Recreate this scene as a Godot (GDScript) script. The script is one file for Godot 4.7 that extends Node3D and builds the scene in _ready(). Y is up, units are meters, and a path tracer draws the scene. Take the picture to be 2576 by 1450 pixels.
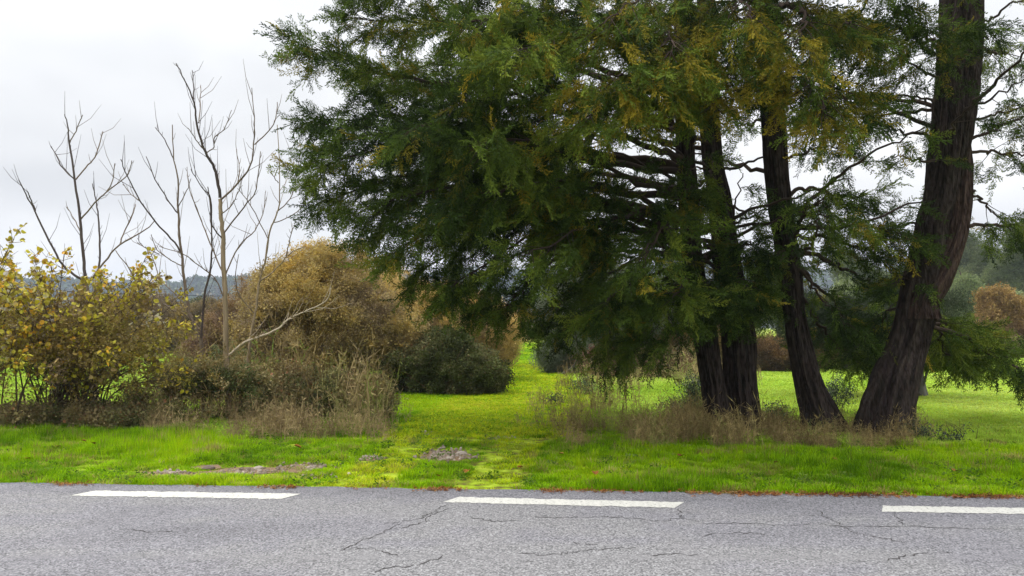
extends Node3D
# A country road verge: cypress group, bare saplings, autumn hedge, grass track and meadow under an overcast sky.

const F := 1983.0            # focal length for a picture 2576 wide
const EYE := 1.3             # camera height, metres
const PITCH := 0.04787       # camera tilt up
const YAW := 0.068           # the road runs this much askew to the picture

var taken := {}
var noise := FastNoiseLite.new()
var patch := FastNoiseLite.new()
var road_far := 6.27         # distance of the road's far edge straight ahead

# ------------------------------------------------------------------ mesh builder
class MB:
	var v := PackedVector3Array()
	var n := PackedVector3Array()
	var c := PackedColorArray()
	var idx := PackedInt32Array()
	var smooth := true

	func quad(a: Vector3, b: Vector3, d: Vector3, e: Vector3, col: Color) -> void:
		var k := v.size()
		v.append(a); v.append(b); v.append(d); v.append(e)
		for q in 4: c.append(col)
		idx.append_array(PackedInt32Array([k, k + 1, k + 2, k, k + 2, k + 3]))

	func tri(a: Vector3, b: Vector3, d: Vector3, col: Color) -> void:
		var k := v.size()
		v.append(a); v.append(b); v.append(d)
		for q in 3: c.append(col)
		idx.append_array(PackedInt32Array([k, k + 1, k + 2]))

	func lozenge(p: Vector3, d: Vector3, l: float, w: float, side: Vector3, col: Color) -> void:
		var m := p + d * (l * 0.45)
		quad(p, m + side * (w * 0.5), p + d * l, m - side * (w * 0.5), col)

	func tube(pts: Array, rad: Array, sides: int, col: Color, rough := 0.0, bark: FastNoiseLite = null, jitter := 0.0) -> void:
		var first := v.size()
		var count := pts.size()
		var ref := Vector3(0.31, 0.2, 0.93)
		var along := 0.0
		for i in count:
			var p: Vector3 = pts[i]
			var t: Vector3 = ((pts[mini(i + 1, count - 1)] as Vector3) - (pts[maxi(i - 1, 0)] as Vector3))
			t = t.normalized() if t.length() > 1e-6 else Vector3.UP
			ref = (ref - t * ref.dot(t)).normalized()
			var b := t.cross(ref)
			if i > 0: along += (p - (pts[i - 1] as Vector3)).length()
			for j in sides + 1:
				var a := TAU * float(j % sides) / sides
				var o := ref * cos(a) + b * sin(a)
				var r: float = rad[i]
				var shade := 1.0
				if bark:
					var rn := bark.get_noise_3d(cos(a) * 2.6, sin(a) * 2.6, along * 0.55)
					var rf := bark.get_noise_3d(cos(a) * 8.5 + 9.0 + along * 0.7, sin(a) * 8.5, along * 0.9)
					r *= 1.0 + rough * (rn * 0.9 - absf(rf) * 1.1 + 0.1)
					shade = 1.0 + jitter * bark.get_noise_3d(cos(a) * 9.0, sin(a) * 9.0 + 40.0, along * 2.2)
				v.append(p + o * r)
				n.append(o)
				c.append(Color(col.r * shade, col.g * shade, col.b * shade))
		var w := sides + 1
		for i in count - 1:
			for j in sides:
				var a := first + i * w + j
				idx.append_array(PackedInt32Array([a, a + w, a + 1, a + 1, a + w, a + w + 1]))

	func mesh() -> ArrayMesh:
		var m := ArrayMesh.new()
		if v.size() == 0: return m
		var arr := []
		arr.resize(Mesh.ARRAY_MAX)
		arr[Mesh.ARRAY_VERTEX] = v
		if smooth and n.size() == v.size(): arr[Mesh.ARRAY_NORMAL] = n
		arr[Mesh.ARRAY_COLOR] = c
		arr[Mesh.ARRAY_INDEX] = idx
		m.add_surface_from_arrays(Mesh.PRIMITIVE_TRIANGLES, arr)
		return m

# foliage gathered for one part: several clump meshes, each with its own copies
class Spread:
	var xf := []
	var col := []
	func _init(kinds: int) -> void:
		for k in kinds:
			xf.append([])
			col.append(PackedColorArray())
	func put(k: int, t: Transform3D, cl: Color) -> void:
		xf[k].append(t)
		col[k].append(cl)

class Conifer:
	var node: Node3D
	var sprays: Spread
	var twigs := MB.new()
	var rng := RandomNumberGenerator.new()

# ------------------------------------------------------------------ naming and placing
func numbered(s: String) -> String:
	if not taken.has(s):
		taken[s] = 0
		return s
	taken[s] += 1
	return "%s_%03d" % [s, taken[s]]

func tag(o: Node, label := "", category := "", group := "", kind := "") -> Node:
	if label: o.set_meta("label", label)
	if category: o.set_meta("category", category)
	if group: o.set_meta("group", group)
	if kind: o.set_meta("kind", kind)
	return o

func thing(called: String, label: String, category: String, at: Vector3, group := "") -> Node3D:
	var o := Node3D.new()
	o.name = numbered(called)
	add_child(o)
	o.position = at
	tag(o, label, category, group)
	return o

func part(called: String, m: Mesh, mat: Material, parent: Node3D, at := Vector3.ZERO) -> MeshInstance3D:
	var o := MeshInstance3D.new()
	o.name = called
	o.mesh = m
	o.material_override = mat
	parent.add_child(o, true)
	o.position = at
	return o

func top(called: String, m: Mesh, mat: Material) -> MeshInstance3D:
	var o := MeshInstance3D.new()
	o.name = numbered(called)
	o.mesh = m
	o.material_override = mat
	add_child(o)
	return o

func copies(called: String, m: Mesh, mat: Material, xf: Array, cols: PackedColorArray, parent: Node3D) -> MultiMeshInstance3D:
	var mm := MultiMesh.new()
	mm.transform_format = MultiMesh.TRANSFORM_3D
	mm.use_colors = true
	mm.mesh = m
	mm.instance_count = xf.size()
	for k in xf.size():
		mm.set_instance_transform(k, xf[k])
		mm.set_instance_color(k, cols[k])
	var o := MultiMeshInstance3D.new()
	o.name = numbered(called) if parent == self else called
	o.multimesh = mm
	o.material_override = mat
	parent.add_child(o, true)
	o.set_meta("kind", "stuff")
	return o

func foliage(called: String, meshes: Array, mat: Material, s: Spread, parent: Node3D) -> void:
	for k in meshes.size():
		if s.xf[k].size(): copies(called, meshes[k], mat, s.xf[k], s.col[k], parent)

# ------------------------------------------------------------------ picture to place
func ray(x: float, y: float) -> Vector3:
	return Basis(Vector3.RIGHT, PITCH) * Vector3((x - 1288.0) / F, (725.0 - y) / F, -1.0)

func px(x: float, y: float, d: float) -> Vector3:
	var r := ray(x, y)
	return Vector3(0, EYE, 0) + r * (d / -r.z)

func gp(x: float, y: float) -> Vector3:
	var r := ray(x, y)
	var p := Vector3(0, EYE, 0) + r * (-EYE / minf(r.y, -0.005))
	return on(p.x, p.z)

func on(x: float, z: float) -> Vector3:
	return Vector3(x, ground_y(x, z), z)

# signed distance beyond the road's far edge (positive: away from the camera)
func past_road(x: float, z: float) -> float:
	return -z - road_far + x * tan(YAW)

func ground_y(x: float, z: float) -> float:
	var s := past_road(x, z)
	if s < -0.02: return -0.035 if s > -7.2 else -0.02
	var h := 0.02 * patch.get_noise_2d(x * 2.2, z * 2.2) + 0.008 * patch.get_noise_2d(x * 7.0, z * 7.0)
	h = h * smoothstep(0.0, 0.6, s) + 0.03 * smoothstep(0.3, 2.0, s)
	h += 0.03 * smoothstep(-2.6, -4.4, x) * smoothstep(0.5, 2.2, s) * (1.0 - smoothstep(4.0, 8.0, s))
	h -= 0.28 * smoothstep(6.0, 28.0, s) * smoothstep(2.0, 6.0, x)
	return h

func jit(r: RandomNumberGenerator, a: float) -> Vector3:
	return Vector3(r.randf_range(-a, a), r.randf_range(-a, a), r.randf_range(-a, a))

func curve(pts: Array, steps: int) -> Array:
	var out := []
	for i in pts.size() - 1:
		var a: Vector3 = pts[maxi(i - 1, 0)]
		var b: Vector3 = pts[i]
		var cc: Vector3 = pts[i + 1]
		var d: Vector3 = pts[mini(i + 2, pts.size() - 1)]
		for k in steps: out.append(b.cubic_interpolate(cc, a, d, float(k) / steps))
	out.append(pts[-1])
	return out

func ramp(a: float, b: float, count: int, power := 1.0) -> Array:
	var out := []
	for i in count: out.append(lerpf(a, b, pow(float(i) / maxi(count - 1, 1), power)))
	return out

func facing(y_axis: Vector3, r: RandomNumberGenerator, size: float) -> Basis:
	var y := y_axis.normalized()
	var z := Vector3(r.randf_range(-1, 1), r.randf_range(-1, 1), r.randf_range(-1, 1)).cross(y)
	z = z.normalized() if z.length() > 1e-4 else y.cross(Vector3.RIGHT).normalized()
	return Basis(y.cross(z) * size, y * size, z * size)

func any_turn(r: RandomNumberGenerator, size: float) -> Basis:
	return Basis(Quaternion(r.randfn(), r.randfn(), r.randfn(), r.randfn() + 0.001).normalized()).scaled(Vector3.ONE * size)

func pick(r: RandomNumberGenerator, colors: Array, at: Vector3, spot := 1.0) -> Color:
	var t := clampf(0.5 + 0.75 * noise.get_noise_3d(at.x * spot, at.y * spot, at.z * spot) + r.randf_range(-0.34, 0.34), 0.0, 0.999) * (colors.size() - 1)
	var cl: Color = (colors[int(t)] as Color).lerp(colors[int(t) + 1], t - int(t)) if colors.size() > 1 else colors[0]
	var k := r.randf_range(0.78, 1.22)
	return Color(cl.r * k, cl.g * k, cl.b * k)

# ------------------------------------------------------------------ materials
func matte(rough := 0.85, spec := 0.3) -> StandardMaterial3D:
	var m := StandardMaterial3D.new()
	m.vertex_color_use_as_albedo = true
	m.roughness = rough
	m.metallic_specular = spec
	return m

func leafy(through: float, rough := 0.6, spec := 0.35) -> StandardMaterial3D:
	var m := matte(rough, spec)
	m.backlight_enabled = true
	m.backlight = Color(through, through, through).linear_to_srgb()
	return m

func noise_tex(freq: float, size: int, seed_at: int, kind := FastNoiseLite.TYPE_SIMPLEX_SMOOTH, colors: Array = [], spots: Array = []) -> NoiseTexture2D:
	var f := FastNoiseLite.new()
	f.noise_type = kind
	f.frequency = freq
	f.seed = seed_at
	f.fractal_octaves = 4
	if kind == FastNoiseLite.TYPE_CELLULAR:
		f.fractal_type = FastNoiseLite.FRACTAL_NONE
		f.cellular_return_type = FastNoiseLite.RETURN_CELL_VALUE
	var t := NoiseTexture2D.new()
	t.width = size
	t.height = size
	t.seamless = true
	t.noise = f
	if colors.size():
		var g := Gradient.new()
		g.offsets = PackedFloat32Array(spots)
		var lin := PackedColorArray()
		for cl in colors: lin.append((cl as Color).linear_to_srgb())
		g.colors = lin
		t.color_ramp = g
	return t

func bark_mat(tint: Array, scale: Vector3, relief: float) -> StandardMaterial3D:
	var m := matte(0.95, 0.15)
	m.albedo_texture = noise_tex(0.02, 512, 11, FastNoiseLite.TYPE_SIMPLEX_SMOOTH, tint, [0.2, 0.5, 0.62, 0.85])
	m.uv1_triplanar = true
	m.uv1_scale = scale
	m.heightmap_enabled = true
	m.heightmap_texture = noise_tex(0.03, 512, 17)
	m.heightmap_scale = relief
	return m

# ------------------------------------------------------------------ small shapes that foliage is made of
func cypress_spray(seed_at: int) -> ArrayMesh:
	var r := RandomNumberGenerator.new()
	r.seed = seed_at
	var b := MB.new()
	b.smooth = false
	var p := Vector3.ZERO
	var d := Vector3.UP
	var bend := Vector3(r.randf_range(-0.1, 0.1), 0, r.randf_range(-0.12, 0.12))
	for k in 10:
		var t := k / 10.0
		var s := d.cross(Vector3(0, 0, 1)).normalized()
		b.lozenge(p, d, 0.15, 0.012, s, Color(0.75, 0.6, 0.5))
		for side in [-1.0, 1.0]:
			var l := (0.27 * (1.0 - 0.6 * t)) * r.randf_range(0.7, 1.25)
			var q: Vector3 = (s * side * r.randf_range(0.5, 0.9) + d * r.randf_range(0.7, 1.1) + Vector3(0, 0, r.randf_range(-0.5, 0.5))).normalized()
			var qs := q.cross(Vector3(r.randf_range(-1, 1), r.randf_range(-1, 1), 1)).normalized()
			b.lozenge(p, q, l, 0.022, qs, Color(0.8, 0.82, 0.8))
			var sign := 1.0
			for m in 4:
				var u := 0.25 + 0.2 * m
				sign = -sign
				var e: Vector3 = (q * 1.1 + qs * sign * 0.65 + jit(r, 0.4)).normalized()
				var g := r.randf_range(0.8, 1.25)
				b.lozenge(p + q * l * u, e, l * r.randf_range(0.32, 0.6), 0.031, e.cross(jit(r, 1.0)).normalized(), Color(g, g, g * 0.95))
		d = (d + bend * 0.6 + jit(r, 0.09)).normalized()
		p += d * 0.095
	return b.mesh()

# a ball of twigs and leaves of radius one
func clump(seed_at: int, leaves: int, long: float, wide: float, twigs: int, twig_color: Color, up := 0.0, dead := 0.0) -> ArrayMesh:
	var r := RandomNumberGenerator.new()
	r.seed = seed_at
	var b := MB.new()
	b.smooth = false
	for k in twigs:
		var d := (jit(r, 1.0) + Vector3.UP * up).normalized()
		b.lozenge(-d * r.randf_range(0.1, 0.6), (d + jit(r, 0.2)).normalized(), r.randf_range(0.8, 1.5), 0.028, d.cross(jit(r, 1.0)).normalized(), twig_color * r.randf_range(0.7, 1.2))
	for k in leaves:
		var o := jit(r, 1.0)
		if o.length() > 1.0: o = o.normalized() * r.randf_range(0.4, 1.0)
		var d := (o * 0.5 + jit(r, 0.8) + Vector3.UP * up * 0.5).normalized()
		var w := d.cross(jit(r, 1.0)).normalized()
		var l := long * r.randf_range(0.65, 1.25)
		var fold := d.cross(w) * l * r.randf_range(-0.22, 0.22)
		var g := r.randf_range(0.7, 1.25)
		var cl := Color(g, g * r.randf_range(0.92, 1.05), g)
		if r.randf() < dead: cl = Color(0.55 * g + 0.35, 0.5 * g, 0.5 * g)
		var mid := o + d * l * 0.5 + fold
		b.tri(o, mid + w * wide * l * 0.5, o + d * l, cl)
		b.tri(o, o + d * l, mid - w * wide * l * 0.5, cl)
	return b.mesh()

func grass_tuft(seed_at: int, blades: int, spread: float, lean: float, wide: float) -> ArrayMesh:
	var r := RandomNumberGenerator.new()
	r.seed = seed_at
	var b := MB.new()
	b.smooth = false
	for k in blades:
		var a := r.randf() * TAU
		var o := Vector3(cos(a), 0, sin(a)) * spread * sqrt(r.randf())
		var out := (Vector3(cos(a), 0, sin(a)) + jit(r, 0.7)) * lean
		out.y = 0
		var h := r.randf_range(0.45, 1.0)
		var s := Vector3(-sin(a + r.randf_range(-1, 1)), 0, cos(a)).normalized() * wide * 0.5
		var m := o + Vector3.UP * h * 0.55 + out * h * 0.3
		var tip := o + Vector3.UP * h * (1.0 - 0.35 * out.length()) + out * h
		var g := r.randf_range(0.75, 1.2)
		var cl := Color(g * r.randf_range(0.85, 1.25), g, g * r.randf_range(0.6, 1.1))
		if r.randf() < 0.05: cl = Color(1.9, 1.05, 2.2) * g
		b.quad(o - s, o + s, m + s * 0.7, m - s * 0.7, cl)
		b.tri(m - s * 0.7, m + s * 0.7, tip, cl)
	return b.mesh()

# a clump of dead upright stalks about one unit high
func stalks(seed_at: int, count: int, spread: float) -> ArrayMesh:
	var r := RandomNumberGenerator.new()
	r.seed = seed_at
	var b := MB.new()
	b.smooth = false
	for k in count:
		var o := Vector3(r.randfn() * spread, 0, r.randfn() * spread)
		var d := (Vector3.UP + Vector3(r.randfn(), 0, r.randfn()) * 0.22).normalized()
		var h := r.randf_range(0.35, 1.0)
		var g := r.randf_range(0.65, 1.2)
		var cl := Color(g, g, g)
		var p := o
		for q in 3:
			b.lozenge(p - d * 0.02, d, h / 2.6, 0.018, d.cross(jit(r, 1.0)).normalized(), cl)
			p += d * h / 3.0
			d = (d + jit(r, 0.22)).normalized()
			for w in 3:
				var e := (d * 0.7 + jit(r, 0.9)).normalized()
				b.lozenge(p, e, h * r.randf_range(0.08, 0.3), 0.014, e.cross(jit(r, 1.0)).normalized(), cl)
				if r.randf() < 0.5: b.lozenge(p + e * h * 0.1, (e + jit(r, 0.7)).normalized(), 0.06, 0.028, jit(r, 1.0).normalized(), cl * r.randf_range(0.6, 1.1))
	return b.mesh()

func round_leaf(seed_at: int) -> ArrayMesh:
	var r := RandomNumberGenerator.new()
	r.seed = seed_at
	var b := MB.new()
	b.smooth = false
	var rim := []
	var curl := r.randf_range(-0.25, 0.35)
	for k in 10:
		var a := TAU * k / 10.0
		var rr := 0.5 * (1.0 + 0.10 * cos(a)) * r.randf_range(0.92, 1.06)
		if k == 5: rr *= 0.8
		rim.append(Vector3(sin(a) * rr * 0.95, 0.55 + cos(a) * rr, absf(sin(a)) * rr * 0.45 * signf(curl + 0.1) + curl * (0.5 + cos(a) * 0.5) * 0.5))
	var mid := Vector3(0, 0.55, 0)
	for k in 10: b.tri(mid, rim[k], rim[(k + 1) % 10], Color.WHITE * (0.95 if k % 2 else 1.05))
	b.lozenge(Vector3(0, -0.35, 0), Vector3.UP, 0.6, 0.05, Vector3.RIGHT, Color(0.7, 0.6, 0.8))
	return b.mesh()

# ------------------------------------------------------------------ plants
# lobes: [centre, radii]; every clump is scattered towards their surface, with gaps
func bush(called: String, label: String, category: String, at: Vector3, lobes: Array, count: int, meshes: Array, size: Vector2, colors: Array, mat: Material, stem_mat: Material, stem_count: int, stem_r: float, stem_color: Color, seed_at: int, group := "", gap := -0.25, spot := 1.0, shell := 0.45) -> Node3D:
	var r := RandomNumberGenerator.new()
	r.seed = seed_at
	var t := thing(called, label, category, at, group)
	var vols := []
	var total := 0.0
	for lb in lobes:
		var rd: Vector3 = lb[1]
		total += pow(rd.x * rd.y * rd.z, 0.75)
		vols.append(total)
	var s := Spread.new(meshes.size())
	for k in count:
		var w := r.randf() * total
		var li := 0
		while vols[li] < w: li += 1
		var rd: Vector3 = lobes[li][1]
		var o := Vector3(r.randfn(), r.randfn(), r.randfn()).normalized() * pow(r.randf(), shell)
		var p: Vector3 = (lobes[li][0] as Vector3) + o * rd * (1.0 + 0.34 * noise.get_noise_3d(o.x * 2.0 + li * 7.0, o.y * 2.0, o.z * 2.0 + seed_at) + (r.randf_range(0.0, 0.22) if r.randf() < 0.1 else 0.0))
		if p.y < 0.03: p.y = r.randf_range(0.03, 0.25)
		var g := p + at
		if noise.get_noise_3d(g.x * 1.7 + 50.0, g.y * 1.7, g.z * 1.7) < gap: continue
		s.put(r.randi() % meshes.size(), Transform3D(any_turn(r, r.randf_range(size.x, size.y)), p), pick(r, colors, g, spot))
	if stem_count:
		for k in stem_count:
			var lb: Array = lobes[r.randi() % lobes.size()]
			var to: Vector3 = (lb[0] as Vector3) + Vector3(r.randfn(), r.randfn(), r.randfn()).normalized() * (lb[1] as Vector3) * r.randf_range(0.7, 1.22)
			to.y = maxf(to.y, 0.2)
			var from := Vector3(r.randfn() * 0.12, 0.0, r.randfn() * 0.12) * (1.0 + stem_r * 20.0)
			from.y = -0.06
			if called.ends_with("tree"): from *= Vector3(0.2, 1, 0.2)
			var mid := from.lerp(to, 0.5) + Vector3(0, to.y * 0.12, 0) + jit(r, 0.12 * to.length())
			var b := MB.new()
			var pts := curve([from, mid, to], 5)
			b.tube(pts, ramp(stem_r * r.randf_range(0.7, 1.0), stem_r * 0.18, pts.size()), 5, stem_color)
			part("stem", b.mesh(), stem_mat, t)
	foliage("foliage", meshes, mat, s, t)
	return t

func tree(called: String, label: String, at: Vector3, height: float, bare: float, trunk_r: float, lobes: Array, count: int, meshes: Array, size: Vector2, colors: Array, mat: Material, bark: Material, bark_color: Color, seed_at: int, group := "", gap := -0.25) -> Node3D:
	var t := bush(called, label, "tree", at, lobes, count, meshes, size, colors, mat, bark, 0, 0.0, bark_color, seed_at, group, gap, 0.6)
	var r := RandomNumberGenerator.new()
	r.seed = seed_at + 5
	var b := MB.new()
	var pts := curve([Vector3(0, -0.15, 0), Vector3(r.randfn() * 0.05, height * 0.3, r.randfn() * 0.05) , Vector3(r.randfn() * 0.2, height * 0.62, r.randfn() * 0.1), Vector3(r.randfn() * 0.2, height * 0.94, 0)], 4)
	b.tube(pts, ramp(trunk_r, trunk_r * 0.15, pts.size()), 8, bark_color, 0.12, noise)
	part("trunk", b.mesh(), bark, t)
	for k in 6:
		var lb: Array = lobes[r.randi() % lobes.size()]
		var to: Vector3 = (lb[0] as Vector3) + Vector3(r.randfn(), r.randfn(), r.randfn()).normalized() * (lb[1] as Vector3) * 0.75
		var u := clampf((to.y - height * 0.15) / height, bare, 0.8)
		var from: Vector3 = pts[int(u * (pts.size() - 1))]
		var m := MB.new()
		var lp := curve([from, from.lerp(to, 0.5) + Vector3(0, -0.05 * height, 0), to], 3)
		m.tube(lp, ramp(trunk_r * 0.4, trunk_r * 0.1, lp.size()), 5, bark_color)
		part("limb", m.mesh(), bark, t)
	return t

# a limb drawn as picture points at a distance, with thickness in picture units
func drawn(rows: Array, d0: float, d1: float, origin: Vector3) -> Array:
	var pts := []
	for i in rows.size(): pts.append(px(rows[i][0], rows[i][1], lerpf(d0, d1, float(i) / maxi(rows.size() - 1, 1))) - origin)
	return pts

func bare_limb(t: Node3D, called: String, rows: Array, d0: float, d1: float, w0: float, w1: float, mat: Material, col: Color, r: RandomNumberGenerator, twig_mesh: MB) -> void:
	var pts := curve(drawn(rows, d0, d1, t.position), 4)
	for i in range(1, pts.size() - 1): pts[i] += jit(r, 0.007)
	var b := MB.new()
	b.tube(pts, ramp(w0 * 0.39 * d0 / F, w1 * 0.36 * d0 / F, pts.size()), 7, col, 0.14, noise, 0.8)
	part(called, b.mesh(), mat, t)
	# short spurs and fine twigs
	for i in range(3, pts.size() - 1):
		if r.randf() > 0.75: continue
		var tg: Vector3 = ((pts[i + 1] as Vector3) - (pts[i - 1] as Vector3)).normalized()
		var e := (tg * 0.9 + jit(r, 0.85) + Vector3.UP * 0.3).normalized()
		var l := r.randf_range(0.03, 0.14) if r.randf() < 0.6 else r.randf_range(0.2, 0.6)
		var p: Vector3 = pts[i]
		twig_mesh.tube([p, p + e * l * 0.5 + jit(r, 0.02 * l), p + (e + Vector3.UP * 0.25).normalized() * l], [0.0042, 0.0032, 0.0016], 4, col)

# ------------------------------------------------------------------ cypress
var greens := [Color(0.018, 0.034, 0.009), Color(0.042, 0.074, 0.013), Color(0.094, 0.145, 0.020), Color(0.180, 0.225, 0.027)]
var golds := [Color(0.085, 0.092, 0.014), Color(0.160, 0.150, 0.016), Color(0.250, 0.205, 0.020), Color(0.310, 0.240, 0.022)]

func stem_at(path: Array, y: float) -> Array:
	for i in path.size() - 1:
		var a: Array = path[i]
		var b: Array = path[i + 1]
		if y <= a[1] and y >= b[1]:
			var t: float = (a[1] - y) / (a[1] - b[1])
			return [px(lerpf(a[0], b[0], t), y, lerpf(a[3], b[3], t)), lerpf(a[2], b[2], t) * 0.5 / F * lerpf(a[3], b[3], t)]
	var z: Array = path[-1]
	return [px(z[0], z[1], z[3]), z[2] * 0.5 / F * z[3]]

func trunk_mesh(path: Array, origin: Vector3, col: Color, flare: float) -> ArrayMesh:
	var pts := []
	var rad := []
	var last := path.size() - 1
	for i in last:
		for k in 6:
			var t := k / 6.0
			var a: Array = path[maxi(i - 1, 0)]
			var b: Array = path[i]
			var c: Array = path[i + 1]
			var d: Array = path[mini(i + 2, last)]
			var q := []
			for m in 4: q.append(cubic_interpolate(b[m], c[m], a[m], d[m], t))
			pts.append(px(q[0], q[1], q[3]) - origin)
			rad.append(q[2] * 0.5 / F * q[3])
	pts.append(px(path[last][0], path[last][1], path[last][3]) - origin)
	rad.append(path[last][2] * 0.5 / F * path[last][3])
	pts.push_front(pts[0] + Vector3(0, -0.2, 0))
	rad.push_front(rad[0] * flare * 1.12)
	var b := MB.new()
	b.tube(pts, rad, 72, col, 0.3, noise, 1.1)
	# let the lighting follow the ridges
	for i in b.n.size(): b.n[i] = Vector3.ZERO
	for k in range(0, b.idx.size(), 3):
		var f := (b.v[b.idx[k + 2]] - b.v[b.idx[k]]).cross(b.v[b.idx[k + 1]] - b.v[b.idx[k]])
		for m in 3: b.n[b.idx[k + m]] += f
	for i in b.n.size(): b.n[i] = b.n[i].normalized()
	return b.mesh()

func bough(t: Conifer, path: Array, r0: float, sec: float, dens: float, droop: float, gold: float, bare: float, mat: Material) -> void:
	var r := t.rng
	var o := t.node.position
	var pts := curve(path, 9)
	for i in range(1, pts.size() - 1): pts[i] += jit(r, 0.03)
	var b := MB.new()
	var loc := []
	for p in pts: loc.append(p - o)
	b.tube(loc, ramp(r0, 0.006, loc.size(), 0.8), 7, Color(1, 1, 1), 0.12, noise)
	part("limb", b.mesh(), mat, t.node)
	var total := 0.0
	var at := [0.0]
	for i in range(1, pts.size()):
		total += (pts[i] as Vector3).distance_to(pts[i - 1])
		at.append(total)
	var s := total * bare
	var side := 1.0
	var seg := 1
	while s < total:
		while seg < pts.size() - 1 and at[seg] < s: seg += 1
		var p: Vector3 = (pts[seg - 1] as Vector3).lerp(pts[seg], (s - at[seg - 1]) / maxf(at[seg] - at[seg - 1], 1e-5))
		var tg := ((pts[seg] as Vector3) - (pts[seg - 1] as Vector3)).normalized()
		var u := s / total
		if u < 0.85 and noise.get_noise_3d(p.x * 2.3 + 12.0, p.y * 2.3, p.z * 2.3) < -0.19:
			s += 0.05
			continue
		side = -side
		var sv := tg.cross(Vector3.UP).normalized()
		var d := (sv * side * r.randf_range(0.35, 1.0) + tg * r.randf_range(0.5, 1.0) + Vector3.UP * r.randf_range(-0.45, 0.35) - Vector3.UP * droop * 0.3).normalized()
		var l := sec * (0.3 + 0.7 * pow(1.0 - u, 0.6)) * r.randf_range(0.6, 1.25)
		var steps := maxi(3, int(l / 0.11))
		var q := p
		var tw := [q - o]
		var base_gold := clampf(gold * (0.8 if p.x > 0.9 else 0.45) + 0.14 * noise.get_noise_3d(p.x * 1.3, p.y * 1.3, p.z * 1.3 + 31.0), 0.0, 1.0)
		for k in steps:
			q += d * (l / steps)
			d = (d + Vector3.DOWN * droop * 0.16 + jit(r, 0.14)).normalized()
			tw.append(q - o)
			if k == 0: continue
			for m in 2:
				var e := (d * 0.9 + jit(r, 0.62) + Vector3.DOWN * droop * 0.5).normalized()
				var z := r.randf_range(0.22, 0.38)
				var cl := pick(r, golds if r.randf() < base_gold else greens, q, 0.9)
				t.sprays.put(r.randi() % 4, Transform3D(facing(e, r, z), q - o), cl)
		var e2 := (d + jit(r, 0.25)).normalized()
		t.sprays.put(r.randi() % 4, Transform3D(facing(e2, r, 0.42), q - o), pick(r, golds if r.randf() < base_gold else greens, q, 0.9))
		t.twigs.tube(tw, ramp(0.006, 0.0022, tw.size()), 3, Color(1, 1, 1))
		s += 0.056 / dens * r.randf_range(0.6, 1.4)

# ================================================================== the scene
func _ready() -> void:
	noise.seed = 4
	noise.frequency = 0.6
	noise.fractal_octaves = 3
	patch.seed = 9
	patch.frequency = 0.12
	# ---- camera
	var cam := Camera3D.new()
	cam.name = "camera"
	add_child(cam)
	cam.position = Vector3(0, EYE, 0)
	cam.rotation.x = PITCH
	cam.fov = rad_to_deg(2.0 * atan(725.0 / F))
	cam.near = 0.05
	cam.far = 3000.0
	cam.current = true
	# ---- sky and air
	var env := Environment.new()
	env.background_mode = Environment.BG_SKY
	var sky := Sky.new()
	var pano := PanoramaSkyMaterial.new()
	pano.panorama = cloud_sky()
	sky.sky_material = pano
	env.sky = sky
	env.tonemap_mode = Environment.TONE_MAPPER_LINEAR
	env.tonemap_exposure = 1.7
	env.fog_enabled = true
	env.fog_density = 0.0005
	env.fog_light_color = Color(0.86, 0.91, 1.0)
	env.sdfgi_enabled = true
	env.ssao_enabled = true
	env.ssil_enabled = true
	var we := WorldEnvironment.new()
	we.name = "world_environment"
	we.environment = env
	add_child(we)
	var sun := DirectionalLight3D.new()
	sun.name = "sun"
	sun.light_energy = 0.5
	sun.light_angular_distance = 40.0
	sun.light_color = Color(1.0, 0.97, 0.92)
	sun.shadow_enabled = true
	add_child(sun)
	sun.look_at_from_position(Vector3(-7.5, 11, -4.5), Vector3.ZERO)

	build_ground()
	build_far()
	build_hedges()
	build_cypresses()
	build_saplings()
	build_yellow_shrub()
	build_weeds()
	build_grass()
	build_small()

func cloud_sky() -> ImageTexture:
	var w := 768
	var h := 384
	var im := Image.create(w, h, false, Image.FORMAT_RGBF)
	var f := FastNoiseLite.new()
	f.seed = 21
	f.frequency = 1.5
	f.fractal_octaves = 5
	for y in h:
		var el := PI * (0.5 - (y + 0.5) / h)
		var s := sin(el)
		for x in w:
			var az := TAU * (x + 0.5) / w
			var d := Vector3(cos(az) * cos(el), s * 2.6, sin(az) * cos(el))
			var c := f.get_noise_3d(d.x * 1.2, d.y * 1.2, d.z * 1.2)
			var l := 0.535 * (1.0 + 3.6 * pow(s, 2.5)) if s > 0.0 else 0.45
			l *= 1.0 + 0.34 * c
			var b := clampf(0.5 - c * 0.9, 0.0, 1.0)
			im.set_pixel(x, y, Color(l * (0.99 - 0.03 * b), l * (0.995 - 0.012 * b), l * (1.0 + 0.02 * b)))
	return ImageTexture.create_from_image(im)

# ------------------------------------------------------------------ ground, road, hill
func lines(near: float, far: float, step: float, grow: float) -> Array:
	var out := [0.0]
	var at := 0.0
	var st := step
	while at < far:
		at += st
		out.append(at)
		if at > near: st *= grow
	return out

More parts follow.
